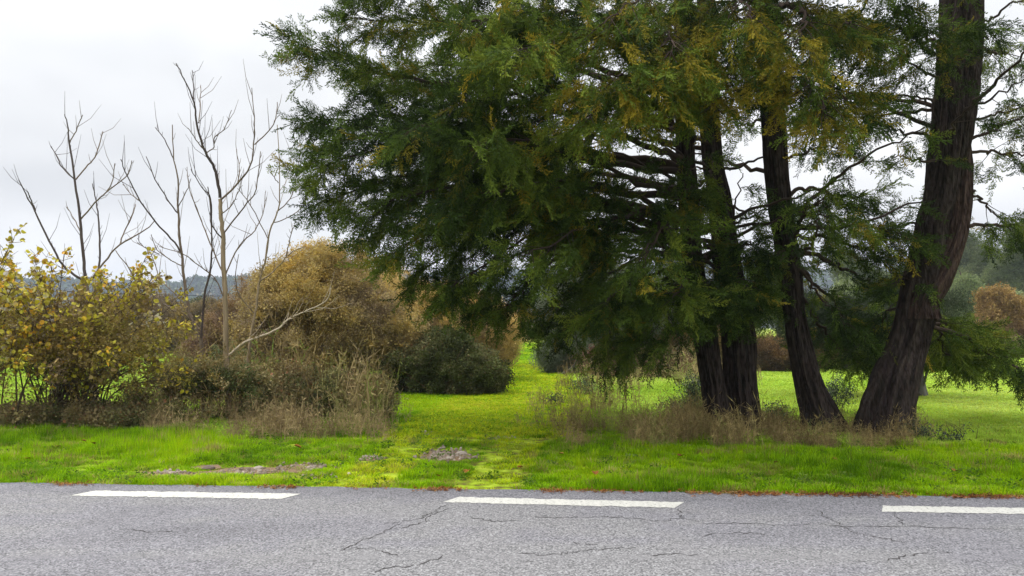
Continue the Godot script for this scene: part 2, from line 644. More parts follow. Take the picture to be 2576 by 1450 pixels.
func build_ground() -> void:
	# one sheet of earth out to the horizon
	var b := MB.new()
	var xs := []
	for q in lines(9.0, 900.0, 0.22, 1.09): xs.append(q)
	var neg := []
	for q in xs: if q > 0.0: neg.push_front(-q)
	xs = neg + xs
	var zs := []
	for q in lines(20.0, 900.0, 0.22, 1.09): zs.append(-q)
	zs.append_array([])
	for q in [1.2, 2.5, 5.0, 12.0, 40.0]: zs.push_front(q)
	for z in zs:
		for x in xs:
			b.v.append(on(x, z))
			b.n.append(Vector3.UP)
			b.c.append(Color.WHITE)
	var w := xs.size()
	for i in zs.size() - 1:
		for j in w - 1:
			var a := i * w + j
			b.idx.append_array(PackedInt32Array([a, a + w, a + 1, a + 1, a + w, a + w + 1]))
	var earth := matte()
	earth.albedo_texture = noise_tex(0.012, 1024, 3, FastNoiseLite.TYPE_SIMPLEX_SMOOTH, [Color(0.11, 0.10, 0.03), Color(0.18, 0.24, 0.018), Color(0.25, 0.34, 0.025), Color(0.33, 0.40, 0.04)], [0.2, 0.42, 0.6, 0.85])
	earth.uv1_triplanar = true
	earth.uv1_world_triplanar = true
	earth.uv1_scale = Vector3.ONE * 0.37
	earth.roughness = 1.0
	earth.metallic_specular = 0.1
	earth.heightmap_enabled = true
	earth.heightmap_texture = noise_tex(0.05, 512, 5)
	earth.heightmap_scale = 2.0
	tag(top("ground", b.mesh(), earth), "grassy earth that runs from the road to the hills", "ground", "", "structure")

	# the road sheet with a frayed far edge
	var rm := MB.new()
	var cols := 240
	var rows := 46
	var wear := FastNoiseLite.new()
	wear.seed = 77
	wear.frequency = 0.5
	wear.fractal_octaves = 4
	for i in rows:
		for j in cols:
			var x := lerpf(-26.0, 26.0, j / float(cols - 1))
			var s := lerpf(0.0, -7.1, pow(i / float(rows - 1), 1.0))
			if i == 0: s += 0.05 * noise.get_noise_2d(x * 4.0, 3.0) + 0.03 * noise.get_noise_2d(x * 17.0, 8.0)
			var z := -(road_far + s) + x * tan(YAW)
			rm.v.append(Vector3(x, 0.012, z))
			rm.n.append(Vector3.UP)
			var k := 1.0 + 0.3 * wear.get_noise_2d(x * 0.5, s * 1.6) + 0.16 * wear.get_noise_2d(x * 5.0 + 90.0, s * 9.0)
			if s > -0.42: k *= 0.86
			rm.c.append(Color(k * 0.99, k * 0.985, k * 1.035))
	for i in rows - 1:
		for j in cols - 1:
			var a := i * cols + j
			rm.idx.append_array(PackedInt32Array([a, a + 1, a + cols, a + 1, a + cols + 1, a + cols]))
	var tar := matte(0.9, 0.3)
	tar.albedo_texture = noise_tex(0.21, 1024, 8, FastNoiseLite.TYPE_CELLULAR, [Color(0.075, 0.075, 0.078), Color(0.145, 0.143, 0.148), Color(0.186, 0.183, 0.189), Color(0.29, 0.29, 0.297)], [0.0, 0.3, 0.65, 1.0])
	tar.uv1_triplanar = true
	tar.uv1_world_triplanar = true
	tar.uv1_scale = Vector3.ONE * 0.55
	tar.heightmap_enabled = true
	tar.heightmap_texture = noise_tex(0.21, 1024, 8, FastNoiseLite.TYPE_CELLULAR)
	tar.heightmap_scale = 0.35
	var road := top("road", rm.mesh(), tar)
	tag(road, "worn pale grey asphalt road with fine cracks", "road", "", "structure")

	# painted edge dashes
	var paint := matte(0.75, 0.35)
	paint.albedo_texture = noise_tex(0.04, 512, 57, FastNoiseLite.TYPE_SIMPLEX_SMOOTH, [Color(0.42, 0.42, 0.43), Color(0.85, 0.85, 0.84), Color(1, 1, 1), Color(1, 1, 1)], [0.2, 0.3, 0.45, 1.0])
	paint.uv1_triplanar = true
	paint.uv1_world_triplanar = true
	paint.uv1_scale = Vector3.ONE * 1.7
	var pr := RandomNumberGenerator.new()
	pr.seed = 12
	for e in [[205.0, 1242.0, 733.0, 1250.0], [1135.0, 1258.0, 1710.0, 1272.0], [2220.0, 1281.0, 2760.0, 1290.0], [-800.0, 1224.0, -265.0, 1233.0]]:
		var a := flat(e[0], e[1])
		var c := flat(e[2], e[3])
		var m := MB.new()
		var count := 90
		var across := (c - a).cross(Vector3.UP).normalized() * 0.095
		for i in count:
			var t := i / float(count - 1)
			var p := a.lerp(c, t)
			var fade := minf(1.0, 0.35 + minf(t, 1.0 - t) * 22.0)
			var w0 := 1.0 + 0.22 * noise.get_noise_2d(p.x * 14.0, 1.0) + pr.randf_range(-0.08, 0.08)
			var w1 := 1.0 + 0.22 * noise.get_noise_2d(p.x * 14.0, 9.0) + pr.randf_range(-0.08, 0.08)
			var skew := (c - a).normalized() * 0.05
			for q in [[across * w0, -skew], [-across * w1, skew]]:
				var at: Vector3 = p + q[0] + q[1] * (1.0 - fade) * 1.3
				m.v.append(Vector3(at.x, 0.0145, at.z))
				m.n.append(Vector3.UP)
				var g := pr.randf_range(0.85, 1.0)
				m.c.append(Color(0.48 * g, 0.475 * g, 0.44 * g))
			if i:
				var k := i * 2
				m.idx.append_array(PackedInt32Array([k - 2, k - 1, k, k, k - 1, k + 1]))
		part("painted_dash", m.mesh(), paint, road)

	# cracks, laid as thin flat dark ribbons on the road sheet
	var crack_mat := matte(1.0, 0.1)
	var cr := RandomNumberGenerator.new()
	cr.seed = 5
	var cracks := [
		[[1120, 1272], [1090, 1290], [1050, 1306], [1010, 1314], [960, 1320]], [[1130, 1280], [1085, 1300], [1060, 1318], [1000, 1330]], [[1010, 1318], [950, 1345], [900, 1368], [850, 1388]],
		[[1340, 1300], [1420, 1304], [1520, 1300], [1610, 1308], [1660, 1311], [1715, 1306], [1780, 1318], [1860, 1316], [1960, 1322], [2060, 1321], [2180, 1326], [2260, 1324], [2400, 1330], [2576, 1332]],
		[[1708, 1282], [1712, 1296], [1718, 1306]], [[2060, 1285], [2080, 1302], [2100, 1312], [2125, 1322]], [[2250, 1292], [2262, 1305], [2268, 1322]],
		[[1290, 1392], [1380, 1396], [1440, 1390], [1500, 1384], [1600, 1378]], [[880, 1378], [950, 1384], [1010, 1400]], [[1440, 1364], [1480, 1372], [1500, 1370]],
		[[2230, 1410], [2280, 1400], [2330, 1392], [2400, 1392]], [[1640, 1400], [1700, 1396], [1760, 1398]], [[940, 1440], [1000, 1428], [1060, 1420], [1120, 1400]],
		[[1180, 1300], [1240, 1312], [1300, 1310]], [[1760, 1350], [1850, 1342], [1930, 1346]], [[2120, 1324], [2160, 1344], [2210, 1352], [2270, 1366]], [[300, 1330], [380, 1340], [470, 1338]],
	]
	for rowp in cracks:
		var base := []
		for q in rowp: base.append(flat(q[0], q[1]))
		var pts := curve(base, 7)
		var m := MB.new()
		m.smooth = true
		for i in pts.size():
			var p: Vector3 = pts[i]
			var t := (pts[mini(i + 1, pts.size() - 1)] as Vector3) - (pts[maxi(i - 1, 0)] as Vector3)
			var sd := t.cross(Vector3.UP).normalized()
			p += sd * cr.randf_range(-0.022, 0.022)
			var cw := cr.randf_range(0.001, 0.0062) * minf(1.0, 0.3 + minf(i, pts.size() - 1 - i) * 0.4)
			for q in [-1.0, 1.0]:
				var at: Vector3 = p + sd * cw * q
				m.v.append(Vector3(at.x, 0.0140, at.z))
				m.n.append(Vector3.UP)
				m.c.append(Color(0.06, 0.058, 0.058))
			if i:
				var k := i * 2
				m.idx.append_array(PackedInt32Array([k - 2, k, k - 1, k, k + 1, k - 1]))
		part("crack", m.mesh(), crack_mat, road)

	# bare earth where the grass is worn through
	var soil := matte(1.0, 0.1)
	soil.albedo_texture = noise_tex(0.05, 512, 31, FastNoiseLite.TYPE_SIMPLEX_SMOOTH, [Color(0.45, 0.42, 0.40), Color(0.8, 0.78, 0.75), Color(1.3, 1.3, 1.3)], [0.25, 0.5, 0.8])
	soil.uv1_triplanar = true
	soil.uv1_world_triplanar = true
	soil.uv1_scale = Vector3.ONE * 2.0
	for q in soil_spots:
		var c := gp(q[0], q[1])
		var sw: float = gp(q[0] + q[2], q[1]).x - c.x
		var h: float = absf(gp(q[0], q[1] - q[3]).z - c.z)
		var m := MB.new()
		m.smooth = false
		var rim := []
		for k in 28:
			var a := TAU * k / 28.0
			var e := 1.05 + 0.4 * noise.get_noise_2d(cos(a) * 2.0 + q[0], sin(a) * 2.0)
			rim.append(on(c.x + cos(a) * sw * e, c.z + sin(a) * h * e) + Vector3(0, 0.005, 0))
		for k in 28: m.tri(c + Vector3(0, 0.012, 0), rim[k], rim[(k + 1) % 28], Color(0.24, 0.175, 0.11))
		part("bare_soil", m.mesh(), soil, get_node("ground"))

func flat(x: float, y: float) -> Vector3:
	var r := ray(x, y)
	return Vector3(0, EYE, 0) + r * ((0.012 - EYE) / r.y)

# ------------------------------------------------------------------ far things
func build_far() -> void:
	var r := RandomNumberGenerator.new()
	r.seed = 40
	# the wooded ridge
	var b := MB.new()
	var ridge := func(x: float, t: float) -> float:
		var top_h := 36.0 + 10.0 * patch.get_noise_2d(x * 0.06, 5.0) + 5.0 * patch.get_noise_2d(x * 0.25, 2.0) + 9.0 * smoothstep(-330.0, -170.0, x) + 6.0 * smoothstep(-100.0, 150.0, x)
		return top_h * 0.76 * smoothstep(0.0, 0.8, t) - 1.0
	for i in 14:
		for j in 90:
			var t := i / 13.0
			var x := lerpf(-640.0, 640.0, j / 89.0)
			b.v.append(Vector3(x, ridge.call(x, t), -lerpf(430.0, 700.0, t)))
			b.n.append(Vector3.UP)
			b.c.append(Color(0.045, 0.06, 0.02))
	for i in 13:
		for j in 89:
			var a := i * 90 + j
			b.idx.append_array(PackedInt32Array([a, a + 90, a + 1, a + 1, a + 90, a + 91]))
	tag(top("hill", b.mesh(), matte(1.0, 0.1)), "low wooded hill along the horizon", "hill", "", "structure")
	var blob := clump(70, 150, 0.55, 0.8, 0, Color.WHITE, 0.4)
	var leaf := matte(0.9, 0.2)
	var xf := []
	var cl := PackedColorArray()
	for k in 5200:
		var x := r.randf_range(-560.0, 560.0)
		var t := sqrt(r.randf())
		var s := r.randf_range(3.0, 6.0)
		xf.append(Transform3D(any_turn(r, s), Vector3(x, ridge.call(x, t) + s * r.randf_range(0.3, 1.3), -lerpf(430.0, 700.0, t))))
		cl.append(pick(r, [Color(0.04, 0.07, 0.025), Color(0.065, 0.10, 0.035), Color(0.10, 0.125, 0.045), Color(0.14, 0.11, 0.055)], Vector3(x, 0, t * 200.0), 0.03))
	tag(copies("hill_wood", blob, leaf, xf, cl, self), "dark blue green wood covering the distant hill", "wood")

	# trees between the meadow and the hill
	var soft := [clump(71, 130, 0.30, 0.6, 26, Color(0.5, 0.4, 0.3), 0.3), clump(72, 130, 0.26, 0.6, 26, Color(0.5, 0.4, 0.3), 0.3)]
	var needle := [clump(73, 190, 0.34, 0.16, 14, Color(0.6, 0.45, 0.4), 0.6), clump(74, 190, 0.34, 0.16, 14, Color(0.6, 0.45, 0.4), 0.6)]
	var lf := leafy(0.5, 0.75, 0.2)
	var bark := matte(1.0, 0.1)
	var pine := [Color(0.075, 0.10, 0.034), Color(0.12, 0.155, 0.052), Color(0.175, 0.205, 0.075)]
	var pale := [Color(0.16, 0.205, 0.08), Color(0.21, 0.26, 0.105), Color(0.26, 0.30, 0.14)]
	var rust := [Color(0.22, 0.14, 0.05), Color(0.33, 0.215, 0.07), Color(0.38, 0.27, 0.10)]
	var brown := [Color(0.12, 0.09, 0.055), Color(0.19, 0.14, 0.075), Color(0.25, 0.20, 0.09)]
	var drab := [Color(0.08, 0.09, 0.045), Color(0.13, 0.13, 0.06), Color(0.19, 0.15, 0.075)]
	# [name, label, x, top y, distance, width m, colours, meshes, clump size, count, group]
	var rows := [
		["pine_tree", "tall dark pine on the meadow's far side above the pale willow", 2560, 585, 78.0, 6.5, pine, needle, 0.9, 520, ""],
		["pine_tree", "dark pine beside the tall pine beyond the meadow", 2500, 628, 84.0, 6.0, pine, needle, 0.9, 480, ""],
		["pine_tree", "dark pine half hidden behind the leaning trunk", 2440, 600, 88.0, 5.5, pine, needle, 0.9, 460, ""],
		["pine_tree", "dark pine seen in the gap between the slim and the leaning trunk", 2190, 640, 86.0, 6.5, pine, needle, 0.9, 480, ""],
		["pine_tree", "dark pine behind the paired trunks beyond the meadow", 1960, 660, 92.0, 6.0, pine, needle, 0.9, 420, ""],
		["willow_tree", "pale green round tree in front of the dark pines", 2425, 668, 58.0, 3.6, pale, soft, 0.55, 620, ""],
		["willow_tree", "pale grey green tree next to the rust coloured oak", 2510, 730, 60.0, 3.4, pale, soft, 0.55, 460, ""],
		["willow_tree", "pale green tree behind the slim trunk", 2120, 700, 62.0, 3.6, pale, soft, 0.55, 460, ""],
		["oak_tree", "rust coloured oak standing at the meadow's far edge", 2535, 712, 40.0, 2.9, rust, soft, 0.34, 900, ""],
		["oak_tree", "yellow brown oak seen between slim and leaning trunk", 2225, 740, 44.0, 2.6, [Color(0.2, 0.14, 0.04), Color(0.28, 0.2, 0.06), Color(0.3, 0.24, 0.08)], soft, 0.34, 560, ""],
		["oak_tree", "faded pinkish brown tree behind the slim trunk", 2075, 740, 48.0, 3.2, [Color(0.16, 0.12, 0.085), Color(0.22, 0.16, 0.11), Color(0.2, 0.17, 0.08)], soft, 0.36, 560, ""],
		["oak_tree", "orange brown tree at the end of the grass track", 1285, 770, 62.0, 4.0, rust, soft, 0.5, 620, ""],
		["oak_tree", "brown hedgerow tree under the hill behind the yellow shrub", 340, 742, 66.0, 5.5, brown, soft, 0.6, 560, ""],
		["oak_tree", "dull green hedgerow tree left of the bare sapling's stump", 90, 742, 70.0, 5.5, drab, soft, 0.6, 560, ""],
		["oak_tree", "dull brown hedgerow tree behind the thin bare sapling", 470, 752, 60.0, 4.5, drab, soft, 0.5, 560, ""],
		["oak_tree", "low brown hedgerow tree between stump and thin sapling", 215, 752, 64.0, 5.0, brown, soft, 0.6, 520, ""],
		["oak_tree", "small brown hedgerow tree by the autumn hedge", 590, 748, 62.0, 5.0, brown, soft, 0.55, 520, ""],
	]
	for k in rows.size():
		var q: Array = rows[k]
		var d: float = q[4]
		var p := px(q[2], 820, d)
		var at := on(p.x, p.z)
		var h: float = px(q[2], q[3], d).y - at.y
		var w: float = q[5]
		var lobes := []
		if q[0] == "pine_tree":
			for m in 5: lobes.append([Vector3(r.randfn() * w * 0.14, h * (0.38 + 0.13 * m), r.randfn() * w * 0.14), Vector3(w * (0.52 - 0.075 * m), h * 0.13, w * (0.5 - 0.075 * m))])
		else:
			for m in 7: lobes.append([Vector3(r.randf_range(-0.33, 0.33) * w, h * r.randf_range(0.36, 0.74), r.randf_range(-0.3, 0.3) * w), Vector3(w * r.randf_range(0.2, 0.34), h * r.randf_range(0.17, 0.25), w * 0.28)])
			lobes.append([Vector3(0, h * 0.3, 0), Vector3(w * 0.45, h * 0.25, w * 0.4)])
		tree(q[0], q[1], at, h, 0.3, 0.035 * h, lobes, q[9], q[7], Vector2(q[8] * 0.7, q[8] * 1.3), q[6], lf, bark, Color(0.10, 0.08, 0.06), 300 + k, q[10], -0.35)

	# overhead cable with its poles
	var pole_mat := matte(0.9, 0.2)
	var ends := [px(-420, 700, 46.0), px(1790, 716, 46.0)]
	for k in 2:
		var e: Vector3 = ends[k]
		var g := on(e.x, e.z)
		var t := thing("utility_pole", ["wooden utility pole carrying the cable beyond the yellow shrub", "wooden utility pole hidden behind the cypress trunks"][k], "pole", g)
		var m := MB.new()
		m.tube([Vector3(0, -0.3, 0), Vector3(0, e.y - g.y + 0.25, 0)], [0.12, 0.09], 10, Color(0.16, 0.13, 0.10))
		part("post", m.mesh(), pole_mat, t)
		var ins := MB.new()
		ins.tube([Vector3(0, e.y - g.y - 0.08, 0.1), Vector3(0, e.y - g.y - 0.03, 0.1)], [0.04, 0.03], 8, Color(0.3, 0.3, 0.3))
		part("insulator", ins.mesh(), pole_mat, t)
	var wire := []
	for k in 25:
		var u := k / 24.0
		wire.append((ends[0] as Vector3).lerp(ends[1], u) + Vector3(0, -0.9 * 4.0 * u * (1.0 - u), 0.1))
	var wm := MB.new()
	wm.tube(wire, ramp(0.012, 0.012, 25), 6, Color(0.03, 0.03, 0.03))
	tag(top("overhead_cable", wm.mesh(), pole_mat), "thin dark cable hanging below the wooded hill", "cable")

# ------------------------------------------------------------------ hedges and shrubs
func build_hedges() -> void:
	var small := [clump(1, 90, 0.20, 0.65, 34, Color(0.95, 0.86, 0.62)), clump(2, 90, 0.18, 0.65, 34, Color(0.95, 0.86, 0.62)), clump(3, 46, 0.20, 0.65, 46, Color(0.95, 0.86, 0.62))]
	var bram := [clump(5, 70, 0.30, 0.75, 10, Color(1.25, 1.0, 0.7), 0.2, 0.08), clump(6, 70, 0.27, 0.75, 10, Color(1.25, 1.0, 0.7), 0.2, 0.08)]
	var narrow := [clump(8, 110, 0.30, 0.26, 14, Color(0.9, 0.8, 0.8), 0.3), clump(9, 110, 0.30, 0.26, 14, Color(0.9, 0.8, 0.8), 0.3)]
	var lf := leafy(0.6, 0.7, 0.25)
	var gloss := leafy(0.25, 0.6, 0.2)
	var wood := matte(0.95, 0.15)
	var autumn := [Color(0.26, 0.20, 0.13), Color(0.37, 0.29, 0.13), Color(0.47, 0.36, 0.12), Color(0.54, 0.38, 0.095)]
	var ochre := [Color(0.30, 0.22, 0.13), Color(0.46, 0.34, 0.13), Color(0.56, 0.41, 0.13), Color(0.56, 0.45, 0.20)]
	var twiggy := [Color(0.075, 0.055, 0.05), Color(0.10, 0.07, 0.05), Color(0.13, 0.10, 0.05)]
	var dark := [Color(0.036, 0.046, 0.012), Color(0.062, 0.078, 0.020), Color(0.10, 0.118, 0.034), Color(0.17, 0.16, 0.07)]
	var grey := [Color(0.10, 0.125, 0.07), Color(0.16, 0.19, 0.115), Color(0.23, 0.26, 0.17)]
	var tan := Color(0.17, 0.13, 0.10)

	# the rounded autumn hedge behind the bare sapling
	var at := gp(800, 992)
	bush("autumn_hedge_shrub", "tall rounded shrub with orange brown autumn leaves behind the bare sapling", "shrub", at, [
		[Vector3(0.0, 1.55, -0.2), Vector3(1.05, 1.0, 1.1)], [Vector3(-0.75, 1.2, 0.0), Vector3(0.8, 0.95, 0.9)], [Vector3(0.75, 1.25, -0.1), Vector3(0.85, 0.9, 0.9)],
		[Vector3(0.05, 2.3, -0.4), Vector3(0.85, 0.6, 0.8)], [Vector3(-0.75, 1.95, -0.3), Vector3(0.6, 0.5, 0.7)], [Vector3(1.3, 1.0, -0.1), Vector3(0.7, 0.65, 0.8)], [Vector3(-0.2, 0.8, 0.2), Vector3(1.2, 0.8, 0.8)]],
		6400, small, Vector2(0.13, 0.24), autumn, lf, wood, 110, 0.011, tan * 0.8, 501, "", -0.22, 0.8)
	at = gp(560, 960)
	bush("autumn_hedge_shrub", "twiggy reddish brown shrub between bare sapling and autumn hedge", "shrub", at, [
		[Vector3(0.5, 1.0, 0), Vector3(0.9, 0.9, 0.8)], [Vector3(0.9, 1.9, -0.5), Vector3(0.8, 0.75, 0.7)], [Vector3(-0.2, 0.6, 0), Vector3(0.8, 0.6, 0.7)]],
		2100, small, Vector2(0.13, 0.24), [Color(0.18, 0.13, 0.10), Color(0.24, 0.16, 0.10), Color(0.30, 0.21, 0.08)], lf, wood, 70, 0.010, tan * 0.8, 502, "", -0.15, 0.8)
	at = gp(1060, 962)
	bush("autumn_hedge_shrub", "sprawling ochre leaved shrub behind the dark bramble mound", "shrub", at, [
		[Vector3(-0.9, 1.5, -0.2), Vector3(1.3, 1.1, 1.0)], [Vector3(0.6, 1.25, 0), Vector3(1.2, 0.95, 1.0)], [Vector3(1.4, 1.0, -0.4), Vector3(0.9, 0.85, 0.9)]],
		3600, small, Vector2(0.15, 0.26), ochre, lf, wood, 80, 0.010, tan, 503, "", -0.25, 0.8)
	at = gp(1215, 925)
	bush("autumn_hedge_shrub", "orange brown shrub lining the far bend of the grass track", "shrub", at, [
		[Vector3(0.0, 1.0, 0), Vector3(0.75, 1.1, 1.2)], [Vector3(-1.1, 1.2, -1.0), Vector3(1.2, 1.1, 1.2)]],
		1900, small, Vector2(0.18, 0.30), ochre, lf, wood, 26, 0.018, tan, 504, "", -0.25, 0.8)
	at = gp(1225, 890)
	bush("autumn_hedge_shrub", "brown shrub at the narrow end of the track", "shrub", at, [
		[Vector3(-0.4, 1.2, 0), Vector3(1.4, 1.3, 1.6)], [Vector3(-2.4, 1.6, -1.0), Vector3(1.8, 1.5, 1.6)]],
		1500, small, Vector2(0.25, 0.42), [Color(0.16, 0.10, 0.05), Color(0.24, 0.14, 0.05), Color(0.28, 0.17, 0.05)], lf, wood, 16, 0.02, tan, 505, "", -0.25, 0.8)

	# dark bramble mound beside the track
	at = gp(1115, 1000)
	bush("bramble_bush", "dark green bramble mound beside the grass track", "bush", at, [
		[Vector3(0.0, 0.45, -0.5), Vector3(0.85, 0.62, 0.8)], [Vector3(0.62, 0.32, -0.35), Vector3(0.6, 0.46, 0.7)], [Vector3(-0.7, 0.36, -0.4), Vector3(0.6, 0.5, 0.65)], [Vector3(-0.05, 0.8, -0.7), Vector3(0.55, 0.38, 0.6)]],
		3600, bram, Vector2(0.08, 0.14), dark, gloss, wood, 60, 0.006, Color(0.14, 0.07, 0.05), 511, "", -0.2, 1.6)
	# bramble thicket in front of the sapling
	var spots := [
		[430, 1075, "low dark bramble under the yellow shrub's near edge", 0.75, 0.42], [540, 1068, "dark bramble around the foot of the bare sapling", 0.8, 0.75], [660, 1060, "grey green bramble among dry stalks near the sapling", 0.8, 0.70],
		[790, 1058, "bramble mixed with dry brown stalks in the thicket's middle", 0.75, 0.62], [900, 1058, "bramble at the thicket's end by the track opening", 0.55, 0.55], [250, 1085, "low bramble at the yellow shrub's foot", 0.8, 0.24], [90, 1085, "low bramble tangle at the thicket's far end", 0.8, 0.24], [600, 1010, "tall shadowy bramble behind the sapling's pale trunk", 0.9, 0.85], [480, 1010, "bramble wrapped around the thin side sapling", 0.7, 0.7],
	]
	for k in spots.size():
		var q: Array = spots[k]
		var w: float = q[3]
		var h: float = q[4]
		bush("bramble_bush", q[2], "bush", gp(q[0], q[1]), [[Vector3(0, h * 0.5, 0), Vector3(w, h * 0.55, 0.5)], [Vector3(w * 0.4, h * 0.4, 0.1), Vector3(w * 0.6, h * 0.5, 0.4)], [Vector3(-w * 0.4, h * 0.6, -0.1), Vector3(w * 0.5, h * 0.5, 0.4)]],
			int(820 * w * (h + 0.3)), [bram[0], bram[1], small[2], small[0]], Vector2(0.07, 0.16), [Color(0.07, 0.10, 0.03), Color(0.14, 0.155, 0.055), Color(0.24, 0.20, 0.09), Color(0.32, 0.25, 0.12)], gloss, wood, 16, 0.007, Color(0.16, 0.10, 0.07), 520 + k, "brambles of the roadside thicket", -0.12, 1.8, 0.7)

	# shrubs right of the track
	bush("olive_shrub", "grey green olive shrub on the track's right side", "shrub", gp(1425, 945), [[Vector3(0.3, 0.75, -0.6), Vector3(0.8, 0.7, 0.8)], [Vector3(1.0, 1.2, -1.0), Vector3(0.8, 0.8, 0.8)], [Vector3(-0.3, 0.4, -0.4), Vector3(0.45, 0.38, 0.5)]],
		1500, narrow, Vector2(0.14, 0.24), grey, lf, wood, 18, 0.02, Color(0.12, 0.11, 0.09), 540, "", -0.3, 0.9)
	bush("olive_tree", "silvery olive tree behind the cypress's hanging foliage", "tree", gp(1500, 930), [[Vector3(0, 2.1, 0), Vector3(1.5, 1.1, 1.3)], [Vector3(-0.8, 1.5, 0), Vector3(1.0, 0.8, 0.9)], [Vector3(1.0, 1.6, 0.2), Vector3(1.1, 0.8, 0.9)]],
		3000, narrow, Vector2(0.18, 0.28), grey, lf, wood, 14, 0.06, Color(0.09, 0.08, 0.07), 541, "", -0.2, 0.9)
	bush("olive_tree", "silvery olive tree seen past the paired trunks", "tree", gp(1690, 925), [[Vector3(0, 1.9, 0), Vector3(1.6, 1.1, 1.3)], [Vector3(1.4, 1.4, 0), Vector3(1.0, 0.8, 0.9)], [Vector3(-1.0, 1.2, 0.2), Vector3(1.0, 0.7, 0.9)]],
		2600, narrow, Vector2(0.2, 0.3), grey, lf, wood, 14, 0.06, Color(0.09, 0.08, 0.07), 542, "", -0.2, 0.9)
	# the olive in the meadow: its trunk stands clear of the leaning cypress
	at = gp(2318, 1004)
	var ot := bush("olive_tree", "olive tree in the meadow with its lichen grey trunk behind the leaning cypress", "tree", at, [[Vector3(-0.1, 1.5, -0.2), Vector3(1.0, 0.45, 0.9)], [Vector3(-0.9, 1.2, -0.2), Vector3(0.8, 0.45, 0.8)], [Vector3(-1.7, 1.35, 0), Vector3(0.8, 0.5, 0.8)]],
		1500, narrow, Vector2(0.13, 0.21), [Color(0.035, 0.05, 0.028), Color(0.055, 0.075, 0.04), Color(0.09, 0.11, 0.065)], lf, wood, 10, 0.03, Color(0.10, 0.095, 0.08), 543, "", -0.15, 1.2)
	var tm := MB.new()
	var tp := curve([Vector3(0.03, -0.1, 0), Vector3(0, 0.12, 0), Vector3(-0.07, 0.6, 0), Vector3(-0.12, 1.2, 0)], 5)
	tm.tube(tp, [0.17, 0.15, 0.13, 0.115, 0.105, 0.10, 0.10, 0.095, 0.095, 0.09, 0.09, 0.085, 0.08, 0.08, 0.075, 0.07], 14, Color(0.12, 0.115, 0.10), 0.25, noise, 0.8)
	part("trunk", tm.mesh(), wood, ot)

	# hedge at the back of the meadow
	var back := [
		[2545, 905, 38.0, "pinkish brown dry hedge under the rust coloured oak", 3.4, 0.95, [Color(0.15, 0.105, 0.075), Color(0.21, 0.15, 0.11), Color(0.2, 0.17, 0.09)]],
		[2440, 902, 40.0, "brown hedge under the pale round tree", 2.8, 1.3, [Color(0.10, 0.08, 0.05), Color(0.15, 0.12, 0.06), Color(0.17, 0.12, 0.08)]],
		[2240, 930, 26.0, "mixed green hedge behind the leaning trunk", 2.2, 1.1, [Color(0.05, 0.06, 0.03), Color(0.09, 0.10, 0.05), Color(0.16, 0.11, 0.06)]],
		[2120, 930, 27.0, "rust flecked hedge between slim and leaning trunk", 2.0, 1.2, [Color(0.06, 0.06, 0.03), Color(0.12, 0.09, 0.05), Color(0.2, 0.11, 0.05)]],
		[1960, 935, 25.0, "orange brown hedge between paired trunks and slim trunk", 1.6, 1.1, [Color(0.09, 0.07, 0.04), Color(0.18, 0.11, 0.05), Color(0.24, 0.15, 0.05)]],
		[1730, 935, 24.0, "yellow brown hedge left of the paired trunks", 1.6, 1.5, [Color(0.12, 0.09, 0.04), Color(0.24, 0.17, 0.05), Color(0.22, 0.18, 0.08)]],
		[1600, 955, 20.0, "reddish dry hedge behind the hanging cypress boughs", 1.4, 0.6, [Color(0.12, 0.06, 0.045), Color(0.18, 0.10, 0.07), Color(0.13, 0.12, 0.05)]],
		[120, 905, 36.0, "dim green hedge across the field behind the yellow shrub", 5.0, 2.2, [Color(0.11, 0.10, 0.055), Color(0.18, 0.15, 0.08), Color(0.25, 0.19, 0.11)]],
		[420, 905, 36.0, "brown hedge across the field behind the thin sapling", 4.2, 2.3, [Color(0.14, 0.11, 0.07), Color(0.22, 0.165, 0.09), Color(0.27, 0.22, 0.11)]],
	]
	for k in back.size():
		var q: Array = back[k]
		var p := px(q[0], 820, q[2])
		var w: float = q[4]
		var h: float = q[5]
		bush("hedge", q[3], "hedge", on(p.x, p.z), [[Vector3(0, h * 0.45, 0), Vector3(w, h * 0.5, 0.9)], [Vector3(w * 0.5, h * 0.6, 0), Vector3(w * 0.5, h * 0.45, 0.8)], [Vector3(-w * 0.5, h * 0.55, 0), Vector3(w * 0.55, h * 0.5, 0.8)]],
			int(340 * w * (h + 0.4)), small, Vector2(0.2, 0.34), q[6], lf, wood, 12, 0.016, tan, 560 + k, "", -0.3, 0.8)

